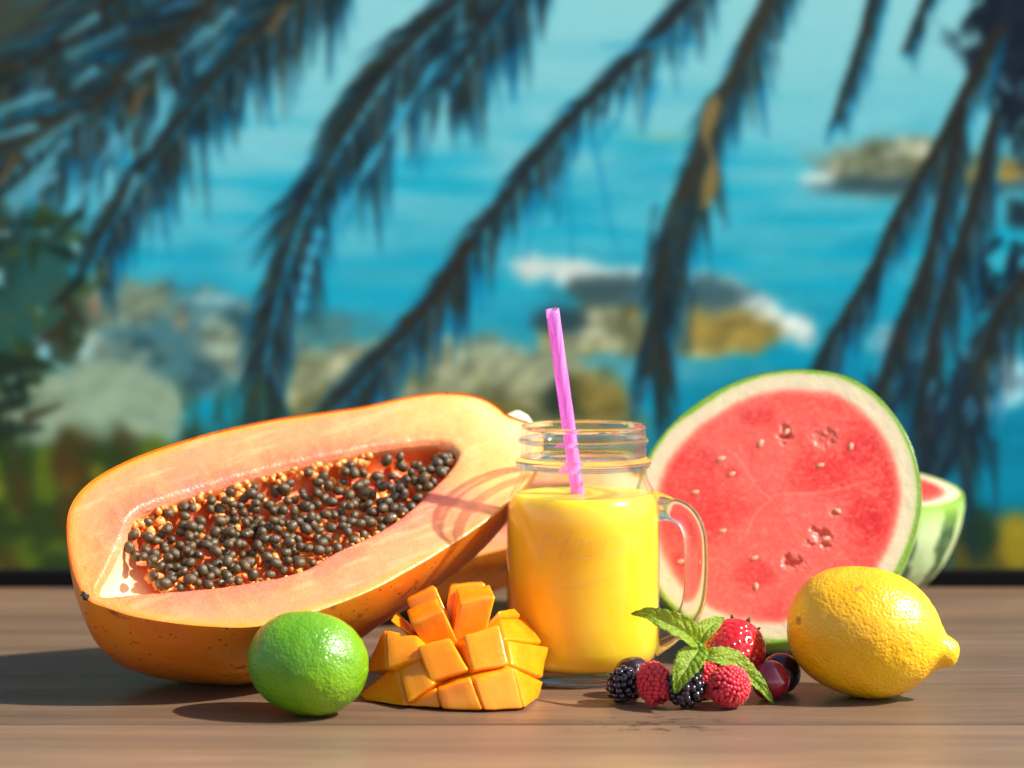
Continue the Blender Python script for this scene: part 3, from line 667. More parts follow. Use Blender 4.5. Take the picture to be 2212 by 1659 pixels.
MO = at_y(1692, 1104, 0.056)
Mn = unit([-0.14, -math.cos(rad(24)), math.sin(rad(24))]); Mv = unit(np.array([0, 0, 1])-Mn*Mn[2]); Mu = np.cross(Mv, Mn)
MEL = [(1990, 1085), (1984, 1020), (1964, 958), (1930, 902), (1882, 852), (1822, 820), (1748, 808), (1680, 811), (1605, 828), (1528, 866), (1456, 922), (1406, 985), (1376, 1060), (1368, 1140), (1384, 1220), (1424, 1296), (1490, 1356), (1570, 1390), (1660, 1402), (1745, 1390), (1825, 1358), (1895, 1305), (1945, 1240), (1976, 1165)]
mp = np.array([[np.dot(on_plane(x, y, MO, Mn)-MO, Mu), np.dot(on_plane(x, y, MO, Mn)-MO, Mv)] for x, y in MEL])
sp_ = spline(mp, 720, True); an = np.unwrap(np.arctan2(sp_[:, 1], sp_[:, 0])) % (2*math.pi); od = np.argsort(an)
NM = 360; thm = np.linspace(0, 2*math.pi, NM, endpoint=False)
mcon = np.interp(thm, an[od], np.hypot(sp_[:, 0], sp_[:, 1])[od], period=2*math.pi)
zpx = lambda zx, zy: ((2550+zx*0.72314)/1.85172, (1450+zy*0.72314)/1.85172)
def mel_ab(zx, zy):
    p = on_plane(*zpx(zx, zy), MO, Mn)-MO; return np.array([np.dot(p, Mu), np.dot(p, Mv)])
ZS = 0.72314/1.85172*1.272/FPX
MSEEDS = [(680, 475, 1.2), (822, 412, 0.9), (460, 560, 0.4), (1010, 596, 0.3), (1180, 492, 1.4), (1105, 848, -0.5), (1040, 1003, 0.5), (655, 1266, 1.57), (645, 1110, 0.5), (235, 1130, 0.4), (318, 745, 0.3), (470, 960, 0.3), (520, 645, 0.6)]
def mel_detail(V, C, Z, O, u, v, n):
    P = V[:, :2]
    ctr = mel_ab(735, 775)
    def seg(a, b, wd, wob=0.0):
        d = b-a; t = np.clip(((P-a)@d)/(d@d), 0, 1); q = a+t[:, None]*d
        q = q+np.column_stack([-d[1]*np.ones(len(P)), d[0]*np.ones(len(P))])/np.linalg.norm(d)*(np.sin(t*7+wob)*0.0012)[:, None]
        dd = np.hypot(*(P-q).T); return sstep(wd, wd*0.15, dd)*(1-0.6*t)
    for k, (zx, zy, rx, ry) in enumerate([(660, 325, 130, 90), (375, 570, 110, 110), (1235, 505, 150, 140), (1255, 900, 140, 160), (640, 1200, 160, 130), (225, 1150, 110, 110), (520, 640, 60, 60)]):
        c = mel_ab(zx, zy); d = np.hypot((P[:, 0]-c[0])/(rx*ZS), (P[:, 1]-c[1])/(ry*ZS))+(vnoise(V+k, 90, 2)-0.5)*0.4
        C = mix(C, lin((206, 28, 28)), sstep(1.0, 0.4, d)*0.6)
        for rr_ in (1.0, 1.3, 0.75): C = mix(C, lin((232, 96, 80)), sstep(0.07, 0.0, np.abs(d-rr_))*0.28)
    for k, e in enumerate([(470, 470), (1320, 690), (560, 1010), (900, 470), (930, 1060), (420, 760)]):
        C = mix(C, lin((236, 130, 110)), seg(ctr, mel_ab(*e), (0.0011 if k < 3 else 0.0008), k)*(0.75 if k < 3 else 0.35))
    for k, e in enumerate([(470, 470), (1320, 690), (560, 1010)]): Z = Z-0.0001*seg(ctr, mel_ab(*e), 0.0016, k)
    dc = np.hypot(*(P-ctr).T); C = mix(C, lin((230, 88, 72)), sstep(0.016, 0.002, dc)*0.5)
    g = vnoise(np.column_stack([np.arctan2(P[:, 1]-ctr[1], P[:, 0]-ctr[0])*6, dc*60, dc*0]), 2.5, 3); C = mix(C, lin((234, 92, 74)), sstep(0.58, 0.75, g)*0.35)
    for k, (zx, zy, rx, ry, dp) in enumerate([(822, 425, 40, 60, 0.0035), (1030, 440, 80, 70, 0.0022), (1015, 1000, 75, 55, 0.0045), (850, 1145, 70, 60, 0.0055), (1100, 845, 40, 36, 0.0012)]):
        c = mel_ab(zx, zy); d = np.hypot((P[:, 0]-c[0])/(rx*ZS), (P[:, 1]-c[1])/(ry*ZS))+(vnoise(V+20+k, 300, 3)-0.5)*1.9
        Z = Z-dp*0.5*sstep(1.0, 0.1, d)+(vnoise(V+3, 500, 2)-0.5)*0.0016*sstep(1.3, 0.6, d)
        C = mix(C, lin((230, 112, 92)), sstep(1.7, 0.7, d)*0.6); C = mix(C, lin((214, 62, 50)), sstep(0.6, 0.1, d)*0.3)
    return C, Z, None
wm, (wO, wu, wv, wn, wb) = build_melon(MO, Mn, np.array([0, 0, 1.]), mcon, [(1.0, 0.0), (1.008, 0.006), (1.004, 0.016), (0.965, 0.034), (0.85, 0.056), (0.64, 0.074), (0.36, 0.085), (0.0, 0.089)], 'watermelon half standing upright with its red cut side facing forward beside the jar', mel_detail, 0.4)
for k, (zx, zy, a) in enumerate(MSEEDS):
    q = mel_ab(zx, zy); c, s = math.cos(a), math.sin(a)
    V, F = lathe([(0.0, -1), (0.45, -0.88), (0.85, -0.45), (1.0, 0.05), (0.8, 0.5), (0.4, 0.86), (0.0, 1)], 12)
    V = V*np.array([0.0014, 0.0008, 0.0024])*(1 if k not in (0, 2) else 1.15)
    L = np.column_stack([V[:, 2]*c-V[:, 0]*s+q[0], V[:, 2]*s+V[:, 0]*c+q[1], V[:, 1]-0.0001])
    mesh('seed', wO+L[:, :1]*wu+L[:, 1:2]*wv+L[:, 2:3]*wn, F, MSEED, wm, origin=wb)
c2 = np.full(240, 0.0745)*(1+0.03*np.cos(np.linspace(0, 2*math.pi, 240, endpoint=False)*2+0.6))
build_melon(at_y(1808, 1052, 0.232), unit([0.07, -0.10, 1]), np.array([0, 1., 0]), c2, [(1.0, 0.0), (1.012, 0.008), (0.985, 0.024), (0.89, 0.044), (0.70, 0.062), (0.42, 0.073), (0.0, 0.078)], 'watermelon half standing like a bowl behind the upright one, striped rind showing', None, 3.3)

# ================================================================ glass mug, juice, straw
def glass(name, k):
    m = M(name); g = m.n('BsdfGlass', Color=(0.97, 0.99, 0.98, 1), Roughness=0.0, IOR=1.46); t = m.n('BsdfTransparent', Color=(0.97, 0.985, 0.98, 1))
    mx = m.n('MixShader', i0=k, i1=t.outputs[0], i2=g.outputs[0]); m.t.links.new(mx.outputs[0], m.out.inputs[0]); return m.m
def coat():
    m = M('glass_wall'); t = m.n('BsdfTransparent', Color=(0.985, 0.99, 0.985, 1)); g = m.n('BsdfGlossy', Roughness=0.03)
    nrm = m.bump(m.noise(30, 2, m.coord()), 0.12, 0.002); m.t.links.new(nrm, g.inputs['Normal'])
    lw = m.n('LayerWeight', Blend=0.5); f = m.math('ADD', m.math('MULTIPLY', m.math('POWER', lw.outputs['Facing'], 4.0), 0.55), 0.035); mx = m.n('MixShader', i0=f, i1=t.outputs[0], i2=g.outputs[0]); m.t.links.new(mx.outputs[0], m.out.inputs[0]); return m.m
GLASS, COATM = glass('clear_glass', 0.7), coat()
jx = at_y(1259, 1400, 0)[0]; JB = np.array([jx, 0, 0.0])
jar = tag(empty('drinking_jar', JB), 'clear glass mason mug with side handle, full of orange juice', 'mug')
outer = [(0.0, 0.0014), (0.020, 0.0012), (0.029, 0.0003), (0.0315, 0.0), (0.0338, 0.0012), (0.0362, 0.005), (0.0383, 0.011), (0.0391, 0.018), (0.0392, 0.040), (0.0392, 0.066), (0.0391, 0.080), (0.0388, 0.0865), (0.0380, 0.0915), (0.0366, 0.0957), (0.0348, 0.0995), (0.0330, 0.1028), (0.0322, 0.1055), (0.0322, 0.1078)]
bead = lambda zc, r0, r1, hh: [(r0+(r1-r0)*math.sin(math.pi*t), zc-hh*math.cos(math.pi*t)) for t in np.linspace(0.06, 0.94, 9)]
outer += bead(0.1107, 0.0323, 0.0347, 0.0026)+[(0.0320, 0.1142), (0.0319, 0.1195)]+bead(0.1222, 0.0320, 0.0333, 0.0014)+[(0.0319, 0.1245), (0.0319, 0.1285), (0.0317, 0.1296), (0.0310, 0.1302), (0.0302, 0.1300), (0.0297, 0.1292)]
inner = [(0.0295, 0.1275), (0.0294, 0.1060), (0.0302, 0.1035), (0.0320, 0.0998), (0.0339, 0.0958), (0.0353, 0.0915), (0.0361, 0.0865), (0.0364, 0.080), (0.0365, 0.066), (0.0365, 0.018), (0.0352, 0.011), (0.0310, 0.0072), (0.020, 0.0068), (0.0, 0.0066)]
V, F = lathe(outer+inner, 128)
o = mesh('jar_body', V+JB, F, [GLASS, COATM], jar, origin=JB)
zc = np.array([np.mean([V[i][2] for i in f]) for f in F]); rc = np.array([np.mean([math.hypot(V[i][0], V[i][1]) for i in f]) for f in F])
mi = np.where((zc > 0.0075) & (zc < 0.1283) & ~((zc > 0.1068) & (zc < 0.1142) & (rc > 0.031)) & ~((zc > 0.1205) & (zc < 0.1240) & (rc > 0.031)), 1, 0); o.data.polygons.foreach_set('material_index', mi.astype(np.int32))
# handle
hp = [(1404, 1094), (1440, 1098), (1478, 1112), (1499, 1148), (1504, 1200), (1503, 1258), (1497, 1305), (1480, 1340), (1448, 1364), (1404, 1380)]
hw = spline(np.array([at_y(x, y, 0.0) for x, y in hp]), 60)
hr = np.full(60, 0.0052); hr[:7] = np.linspace(0.0078, 0.0054, 7); hr[-9:] = np.linspace(0.0052, 0.0085, 9)
V, F = tube(hw, hr, 28, hr*1.15, side=(0, 1, 0)); mesh('handle', V, F, glass('handle_glass', 0.88), jar, origin=JB)
# embossed script and swash
tc = bpy.data.curves.new('emb', 'FONT'); tc.body = 'Mason'; tc.size = 0.0225; tc.shear = 0.42; tc.extrude = 0.00002; tc.bevel_depth = 0.00008; tc.bevel_resolution = 2; tc.space_character = 0.92
to = bpy.data.objects.new('emb', tc); COL.objects.link(to); dg = bpy.context.evaluated_depsgraph_get(); tm = bpy.data.meshes.new_from_object(to.evaluated_get(dg))
tv = np.array([v.co[:] for v in tm.vertices]); tf = [tuple(p.vertices) for p in tm.polygons]; bpy.data.objects.remove(to)
tv[:, 1] += tv[:, 0]*0.10
sw = spline(np.array([(0.006, -0.012, 0), (0.022, -0.0115, 0), (0.038, -0.007, 0), (0.050, -0.003, 0)]), 30); sv_, sf = tube(sw, 0.0005*np.sin(np.linspace(0.15, 3.0, 30))+0.0001, 8, 0.00008, side=(0, 1, 0))
ev, ef = join([(tv, tf), (sv_, sf)])
a0 = -math.pi/2-0.72; an_ = a0+ev[:, 0]/0.0392; r_ = 0.03915+ev[:, 2]
mesh('embossed_script', np.column_stack([np.cos(an_)*r_, np.sin(an_)*r_, 0.0635+ev[:, 1]])+JB, ef, COATM, jar, origin=JB)
# juice
jm = M('orange_juice'); jv = jm.coord(); jn = jm.noise(40, 3, jv)
jm.set(Base_Color=jm.ramp(jn, [(0.3, L4(255, 194, 36)), (0.7, L4(255, 206, 52))]), Roughness=0.25, Subsurface_Weight=1.0, Subsurface_Radius=(1.0, 0.70, 0.14), Subsurface_Scale=0.028, Specular_IOR_Level=0.3)
jp = [(0.0, 0.0070), (0.0200, 0.0072), (0.0313, 0.0077), (0.0365, 0.0113), (0.0382, 0.018), (0.0385, 0.030), (0.0385, 0.066), (0.0384, 0.080), (0.0380, 0.0863), (0.0370, 0.0912), (0.0352, 0.0945), (0.0345, 0.0950), (0.0325, 0.0946), (0.0, 0.0945)]
V, F = lathe(jp, 96); tag(mesh('orange_juice', V+JB, F, jm.m, origin=JB), 'opaque orange juice filling the glass mug nearly to its neck', 'juice')
# straw
sm = M('pink_straw'); tr = sm.n('BsdfTransparent', Color=(1.0, 0.78, 0.98, 1)); sm.set(Base_Color=L4(254, 186, 246), Roughness=0.18, Specular_IOR_Level=0.6, Coat_Weight=0.4)
tl = sm.n('BsdfTranslucent', Color=L4(255, 184, 248)); m1 = sm.n('MixShader', i0=0.45, i1=sm.p.outputs[0], i2=tl.outputs[0])
st = sm.ramp(sm.noise(1, 2, sm.n('Mapping', Vector=sm.n('TexCoord').outputs['Object'], Scale=(420, 420, 14)).outputs[0]), [(0.40, G1(0.28)), (0.58, G1(0.72))])
m2 = sm.n('MixShader', i0=st, i1=m1.outputs[0], i2=tr.outputs[0]); sm.t.links.new(m2.outputs[0], sm.out.inputs[0])
a = at_y(1193, 668, -0.012); b = at_y(1249, 1072, 0.002); d = unit(b-a); e = b+d*0.066
path = np.linspace(a, e, 40); V1, F1 = tube(path, 0.00345, 24, cap=False); V2, F2 = tube(path, 0.00310, 24, cap=False)
ns = len(V1); F = F1+[tuple(ns+i for i in q[::-1]) for q in F2]
for base_i in (0, 39*24):
    for k in range(24):
        q = (base_i+k, base_i+(k+1) % 24, ns+base_i+(k+1) % 24, ns+base_i+k); F.append(q[::-1] if base_i == 0 else q)
tag(mesh('drinking_straw', np.vstack([V1, V2]), F, sm.m, origin=e), 'pink see-through straw leaning in the juice mug', 'straw')

# ================================================================ citrus
def citrus(name, cols, pit, rough, blem=None):
    m = M(name); v = m.coord()
    a = m.noise(22, 3, v); vo = m.n('TexVoronoi', {'feature': 'SMOOTH_F1'}, Vector=v, Scale=pit).outputs[0]; nn = m.noise(pit*0.55, 3, v, 0.55)
    base = m.ramp(a, [(0.3, cols[0]), (0.55, cols[1]), (0.75, cols[2])])
    base = m.mixc(m.math('MULTIPLY', m.ramp(vo, [(0.1, G1(1)), (0.35, G1(0))]), 0.25), base, cols[3])
    if blem:
        for (c, r) in blem:
            dd = m.n('VectorMath', {'operation': 'DISTANCE'}, i0=m.n('VectorMath', {'operation': 'ADD'}, i0=v, i1=m.n('VectorMath', {'operation': 'SCALE'}, i0=m.n('TexNoise', Vector=v, Scale=400).outputs[1], Scale=r*0.8).outputs[0]).outputs[0], i1=tuple(np.array(c)+r*0.4)).outputs['Value']
            base = m.mixc(m.ramp(m.math('DIVIDE', dd, r), [(0.45, G1(0.8)), (1.0, G1(0))]), base, L4(150, 92, 40))
    h = m.math('ADD', m.math('MULTIPLY', vo, -0.0), m.math('ADD', nn, m.math('MULTIPLY', m.ramp(vo, [(0.0, G1(0)), (0.5, G1(1))]), 0.8)))
    m.set(Base_Color=base, Roughness=rough, Specular_IOR_Level=0.55, Subsurface_Weight=0.25, Subsurface_Scale=0.004, Subsurface_Radius=(1, 0.6, 0.15), Normal=m.bump(h, 0.42, 0.0009)); return m.m
def citrus_fruit(name, prof, ctr, axis, mat, label, n=120, squash=1.0, lump=0.0):
    P = spline(np.array(prof), 110); V, F = lathe([tuple(p) for p in P], n)
    V = V*(1+lump*(vnoise(V, 45, 2)-0.5)[:, None]); V = V+(vnoise(V, 260, 2)-0.5)[:, None]*V/np.maximum(np.linalg.norm(V, axis=1), 1e-6)[:, None]*0.0006
    V[:, :2] *= squash; V = V@basis(axis).T; V = V+ctr; V[:, 2] -= V[:, 2].min()
    base = np.array([ctr[0], ctr[1], 0.0])
    root = tag(empty(name, base), label, name); mesh('peel', V, F, mat, root, origin=base); return root, base
LEM = citrus('lemon_peel', [L4(236, 166, 10), L4(248, 186, 14), L4(250, 202, 24), L4(240, 168, 8)], 640, 0.3, [((-0.0335, -0.012, 0.040), 0.0026), ((-0.006, -0.021, 0.0575), 0.003)])
lc = at_y(1866, 1374, -0.053)
lp = [(0.0, -0.0385), (0.006, -0.0375), (0.0135, -0.0350), (0.0215, -0.0295), (0.0275, -0.0205), (0.0308, -0.009), (0.0316, 0.002), (0.0300, 0.013), (0.0255, 0.0235), (0.0188, 0.0315), (0.0125, 0.0360), (0.0088, 0.0390), (0.0074, 0.0420), (0.0060, 0.0450), (0.0036, 0.0468), (0.0, 0.0473)]
lemon, lb = citrus_fruit('lemon', lp, lc, (0.93, -0.26, -0.20), LEM, 'whole yellow lemon with pointed tip lying in front of the watermelon', 150, lump=0.03)
LIM = citrus('lime_peel', [L4(74, 130, 8), L4(108, 158, 12), L4(150, 184, 26), L4(62, 116, 6)], 780, 0.3)
qc = at_y(664, 1437, -0.097)
qp = [(0.0, -0.0292), (0.0035, -0.0286), (0.0095, -0.0268), (0.0165, -0.0222), (0.0222, -0.0145), (0.0250, -0.005), (0.0254, 0.003), (0.0236, 0.0125), (0.0188, 0.0205), (0.0118, 0.0262), (0.0055, 0.0285), (0.0022, 0.0294), (0.0, 0.0296)]
lime, qb = citrus_fruit('lime', qp, qc, (0.965, -0.20, -0.16), LIM, 'whole green lime standing in front of the papaya', 130, squash=0.955, lump=0.02)
qa = basis((0.965, -0.20, -0.16)); mm_ = M('lime_scar'); mm_.set(Base_Color=L4(150, 120, 60), Roughness=0.7)
V, F = lathe([(0.0, 0.0), (0.0022, 0.0), (0.0026, 0.0006), (0.0016, 0.0012), (0.0, 0.0010)], 20); V = V*np.array([1, 1, -1.0]); V[:, 2] -= 0.0287
mesh('stem_scar', V@qa.T+np.array([qc[0], qc[1], 0.0240]), [f[::-1] for f in F], mm_.m, lime, origin=qb)

# ================================================================ mango, scored into cubes
def mango_mat():
    m = M('mango_flesh'); v = m.coord(); a = m.noise(60, 3, v); b = m.noise(700, 3, m.coord((1, 1, 0.3)))
    base = m.ramp(a, [(0.3, L4(248, 130, 12)), (0.7, L4(252, 152, 16))])
    m.set(Base_Color=base, Roughness=m.ramp(b, [(0.4, G1(0.12)), (0.6, G1(0.36))]), Specular_IOR_Level=0.5, Subsurface_Weight=0.5, Subsurface_Radius=(1, 0.6, 0.10), Subsurface_Scale=0.010, Normal=m.bump(b, 0.12, 0.0006)); return m.m
MANGO = mango_mat()
mgp = lambda cx, cy: (513.0+cx*0.31739, 1215.1+cy*0.31739)
MK = at_y(*mgp(1487, 900), -0.050); MK[2] = 0.012
mbase = np.array([MK[0], -0.06, 0]); mango = tag(empty('mango_cheek', mbase), 'peeled-back mango cheek scored into orange cubes', 'mango')
mgz = lambda zx, zy: ((1360+zx/1.152)/1.85172, (2160+zy/1.152)/1.85172)
CUBES = [
 [(305, 772, -.082), (458, 782, -.088), (440, 692, -.086), (396, 704, -.083)],
 [(468, 780, -.090), (654, 795, -.093), (602, 642, -.090), (447, 692, -.087)],
 [(664, 797, -.093), (846, 797, -.088), (800, 590, -.084), (622, 642, -.090)],
 [(853, 796, -.087), (918, 782, -.062), (938, 655, -.050), (808, 593, -.083)],
 [(308, 752, -.086), (430, 664, -.086), (364, 546, -.072), (262, 568, -.066), ],
 [(85, 728, -.055), (112, 772, -.066), (300, 770, -.083), (256, 572, -.066)],
 [(417, 655, -.084), (588, 597, -.086), (502, 450, -.074), (355, 492, -.072)],
 [(616, 602, -.087), (780, 573, -.083), (735, 390, -.072), (572, 438, -.076)],
 [(800, 577, -.080), (935, 634, -.050), (962, 492, -.036), (775, 462, -.070)],
 [(217, 592, -.070), (386, 532, -.074), (345, 440, -.062), (208, 412, -.056)],
 [(120, 606, -.045), (212, 592, -.068), (202, 414, -.054), (150, 520, -.040)],
 [(327, 386, -.062), (472, 323, -.064), (440, 264, -.044), (305, 322, -.042)],
 [(556, 288, -.062), (717, 259, -.062), (690, 206, -.038), (536, 225, -.038)],
 [(765, 455, -.070), (932, 472, -.040), (862, 360, -.022), (742, 362, -.052)],
 [(228, 366, -.048), (335, 440, -.058), (300, 376, -.044), (258, 326, -.034)],
 [(305, 274, -.040), (440, 214, -.042), (428, 206, -.028), (312, 262, -.028)],
 [(506, 208, -.036), (668, 196, -.036), (660, 190, -.022), (512, 200, -.022)],
 [(732, 324, -.048), (800, 312, -.034), (840, 346, -.032), (742, 358, -.048)],
]
for k, q in enumerate(CUBES):
    Q = np.array([at_y(*mgz(x, y), d) for x, y, d in q]); Q[:, 2] = np.maximum(Q[:, 2], 0.0012)
    s = 0.28 if k else 0.5
    cq = Q.mean(0); Q = cq+(Q-cq)*1.02; Q[:, 2] = np.maximum(Q[:, 2], 0.0012); I = MK+(cq-MK)*s+(Q-cq)*0.95
    I[:, 2] = np.maximum(I[:, 2], 0.0012)
    bm = bmesh.new(); vs_ = [bm.verts.new(p) for p in np.vstack([Q, I])]
    bm.faces.new(vs_[:4]); bm.faces.new(vs_[7:3:-1])
    for i in range(4): bm.faces.new((vs_[i], vs_[4+i], vs_[4+(i+1) % 4], vs_[(i+1) % 4]))
    bmesh.ops.recalc_face_normals(bm, faces=bm.faces[:])
    bmesh.ops.bevel(bm, geom=bm.edges[:]+bm.verts[:], offset=0.0013, segments=3, affect='EDGES', profile=0.5)
    for _ in range(2): bmesh.ops.subdivide_edges(bm, edges=[e for e in bm.edges if e.calc_length() > 0.004], cuts=1, use_grid_fill=True)
    V = np.array([v.co[:] for v in bm.verts]); bm.verts.index_update(); F = [tuple(v.index for v in f.verts) for f in bm.faces]; bm.free()
    V = V+(np.column_stack([vnoise(V+i*3, 240, 2) for i in range(3)])-0.5)*0.0009; V[:, 2] = np.maximum(V[:, 2], 0.0006)
    mesh('cube', V, F, MANGO, mango, origin=mbase)
V, F = lathe([(0.0, -1), (0.5, -0.86), (0.87, -0.5), (1, 0), (0.87, 0.5), (0.5, 0.86), (0, 1)], 32)
V = V*np.array([0.024, 0.018, 0.020])+MK+np.array([0, 0.004, 0.003]); V[:, 2] = np.maximum(V[:, 2], 0.0005); mesh('flesh_core', V, F, MANGO, mango, origin=mbase)
sk = M('mango_skin'); sk.set(Base_Color=L4(206, 150, 30), Roughness=0.4)
V, F = lathe([(1.0, 0.0), (0.97, 0.12), (0.8, 0.3), (0.45, 0.42), (0.0, 0.46)], 40)
V = V*np.array([0.041, 0.034, 0.03])+np.array([MK[0], -0.048, 0.0008]); mesh('skin', V, F, sk.m, mango, origin=mbase)

# ================================================================ berries
bpx = lambda cx, cy: (1269.1+cx*0.21971, 1269.1+cy*0.21971)
def drup_mesh(name, mat, sub=2):
    b2 = bmesh.new(); bmesh.ops.create_icosphere(b2, subdivisions=sub, radius=1); me = bpy.data.meshes.new(name); b2.to_mesh(me); b2.free()
    me.polygons.foreach_set('use_smooth', [True]*len(me.polygons)); me.materials.append(mat); return me
m = M('blackberry'); v = m.coord(); m.set(Base_Color=m.mixc(m.n('ObjectInfo').outputs['Random'], L4(22, 14, 26), L4(34, 18, 32)), Roughness=0.14, Specular_IOR_Level=0.6, Coat_Weight=0.4, Coat_Roughness=0.08); BLACKM = m.m
m = M('raspberry'); v = m.coord(); r = m.n('ObjectInfo').outputs['Random']
m.set(Base_Color=m.mixc(r, L4(200, 18, 42), L4(226, 42, 60)), Roughness=0.42, Subsurface_Weight=0.5, Subsurface_Radius=(1, 0.2, 0.2), Subsurface_Scale=0.002, Sheen_Weight=0.35, Sheen_Roughness=0.4, Sheen_Tint=(1, 0.72, 0.74, 1)); RASPM = m.m
m = M('berry_core'); m.set(Base_Color=L4(150, 12, 32), Roughness=0.5, Subsurface_Weight=0.4, Subsurface_Scale=0.002); RCORE = m.m
m = M('blackberry_core'); m.set(Base_Color=L4(16, 9, 16), Roughness=0.4); BCORE = m.m
BD, RD = drup_mesh('drupelet', BLACKM), drup_mesh('drupelet', RASPM)
def berry(name, label, cpx, y, rx, rz, axis, dr, dm, core, jit, hollow=False, seed=1, group=None, pack=0.86, hair=None):
    R = random.Random(seed); c = at_y(*bpx(*cpx), y); B = basis(axis)
    pts = []; ra, rl = rx-dr*0.6, rz-dr*0.6; nk = int(4*math.pi*(ra*ra*rl)**(2/3)/(math.pi*(dr*pack)**2)*0.80); tw = R.uniform(0, 6)
    for i in range(nk):
        cz = 1-2*(i+0.5)/nk
        if hollow and cz < -0.86: continue
        t = tw+i*2.399963+R.uniform(-.10, .10); sn = math.sqrt(max(0, 1-cz*cz)); cz += R.uniform(-.02, .02)
        pts.append(np.array([ra*sn*math.cos(t), ra*sn*math.sin(t), rl*cz]))
    W = [B@p for p in pts]; lo = min(q[2] for q in W)-dr; c = np.array([c[0], c[1], max(c[2], 0)]); c[2] = -lo if c[2]+lo < 0.004 else c[2]
    base = np.array([c[0], c[1], c[2]+lo]); root = tag(empty(name, base), label, name, group)
    for p, q in zip(pts, W):
        o = bpy.data.objects.new('drupelet', dm); link(o, root); s = dr*R.uniform(1-jit, 1+jit)
        o.location = c+q-base; nn = unit(B@(p/np.array([ra, ra, rl])**2)); o.rotation_euler = Vector(nn).to_track_quat('Z', 'Y').to_euler(); o.scale = (s, s, s*0.95)
    V, F = lathe([(0.0, rl*0.9), (ra*0.5, rl*0.78), (ra*0.9, rl*0.4), (ra*0.99, 0), (ra*0.88, -rl*0.5), (ra*0.55, -rl*0.85), (ra*0.40, -rl*0.7), (ra*0.3, -rl*0.2), (0, -rl*0.05)] if hollow else [(0.0, rl*0.9), (ra*0.5, rl*0.78), (ra*0.9, 0), (ra*0.5, -rl*0.78), (0, -rl*0.9)], 24)
    mesh('core', V@B.T+c, F, core, root, origin=base)
    if hair:
        parts = []
        for _ in range(hair):
            p = R.choice(pts); nn = unit(B@(p/np.array([ra, ra, rl])**2)); q = c+B@p+nn*dr*0.9; e1 = unit(nn+np.array([R.uniform(-1, 1), R.uniform(-1, 1), R.uniform(-1, 1)])*0.9)
            parts.append(tube([q, q+e1*0.0006, q+e1*0.0011+np.array([0, 0, -0.0002])], np.array([0.00007, 0.00006, 0.00003]), 4))
        V, F = join(parts); hm = bpy.data.materials.get('pistil') or M('pistil').set(Base_Color=L4(230, 150, 90), Roughness=0.6).m
        mesh('pistil_hairs', V, F, hm, root, origin=base)['kind'] = 'stuff'
    return root
berry('blackberry', 'blackberry lying at the jar end of the berry pile', (342, 975), -0.070, 0.0077, 0.0090, (0.3, -0.35, 0.9), 0.00195, BD, BCORE, 0.14, seed=2, group='blackberries')
berry('blackberry', 'blackberry between the two front raspberries, under a hanging mint leaf', (965, 1045), -0.080, 0.0094, 0.0096, (0.5, -0.5, 0.6), 0.0021, BD, BCORE, 0.14, seed=5, group='blackberries')
berry('raspberry', 'hollow raspberry standing between two blackberries', (660, 950), -0.076, 0.0085, 0.0112, (-0.25, 0.55, 0.85), 0.00140, RD, RCORE, 0.08, hollow=True, seed=3, group='raspberries', pack=0.8, hair=60)
berry('raspberry', 'round raspberry with pale hairs, foremost in front of the cherry', (1390, 1040), -0.081, 0.0102, 0.0102, (0.75, -0.45, 0.5), 0.00135, RD, RCORE, 0.06, seed=4, group='raspberries', pack=0.78, hair=90)
berry('raspberry', 'raspberry hidden deep in the pile under the strawberry', (1150, 880), -0.058, 0.0090, 0.0095, (0.2, -0.3, 0.9), 0.0014, RD, RCORE, 0.08, seed=8, group='raspberries', pack=0.8)
# strawberry
m = M('strawberry'); v = m.coord(); m.set(Base_Color=m.ramp(m.noise(120, 3, v), [(0.3, L4(178, 10, 20)), (0.7, L4(212, 22, 30))]), Roughness=0.16, Specular_IOR_Level=0.6, Coat_Weight=0.5, Coat_Roughness=0.06, Subsurface_Weight=0.35, Subsurface_Radius=(1, 0.2, 0.15), Subsurface_Scale=0.003, Normal=m.bump(m.noise(700, 2, v), 0.15, 0.0004)); STRAW = m.m
sc = at_y(*bpx(1440, 620), -0.046); saxis = unit([-0.25, -0.72, -0.42]); SB = basis(saxis)
sp2 = spline(np.array([(0.0, 0.0185), (0.005, 0.0176), (0.0100, 0.0140), (0.0140, 0.0075), (0.0155, 0.0), (0.0148, -0.006), (0.0115, -0.0105), (0.006, -0.012), (0.0, -0.0115)]), 90)
V, F = lathe([tuple(p) for p in sp2], 140); N0 = V/np.maximum(np.linalg.norm(V, axis=1), 1e-6)[:, None]
ach = []; i = 0
for i in range(150):
    zz = 0.0172-0.0255*(i+0.5)/150; r0 = np.interp(-zz, -sp2[:, 1][:70], sp2[:, 0][:70]); t = i*2.399963+random.uniform(-.12, .12); ach.append((r0*math.cos(t), r0*math.sin(t), zz))
ach = np.array(ach); dmin = np.min(np.linalg.norm(V[:, None]-ach[None], axis=2), axis=1)
V = V-N0*(0.0009*np.exp(-(dmin/0.0009)**2))[:, None]; Vw = V@SB.T+sc; lift = Vw[:, 2].min()
if lift < 0.0: sc = sc-np.array([0, 0, lift]); Vw = V@SB.T+sc
sbase = np.array([sc[0], sc[1], Vw[:, 2].min()]); straw = tag(empty('strawberry', sbase), 'glossy red strawberry on top of the berry pile, mint leaf beside it', 'strawberry')
mesh('fruit_body', Vw, F, STRAW, straw, origin=sbase)
am = M('achene'); am.set(Base_Color=L4(214, 120, 40), Roughness=0.4); parts = []
b2 = bmesh.new(); bmesh.ops.create_icosphere(b2, subdivisions=1, radius=1); iv = np.array([x.co[:] for x in b2.verts]); jf = [tuple(y.index for y in x.verts) for x in b2.faces]; b2.free()
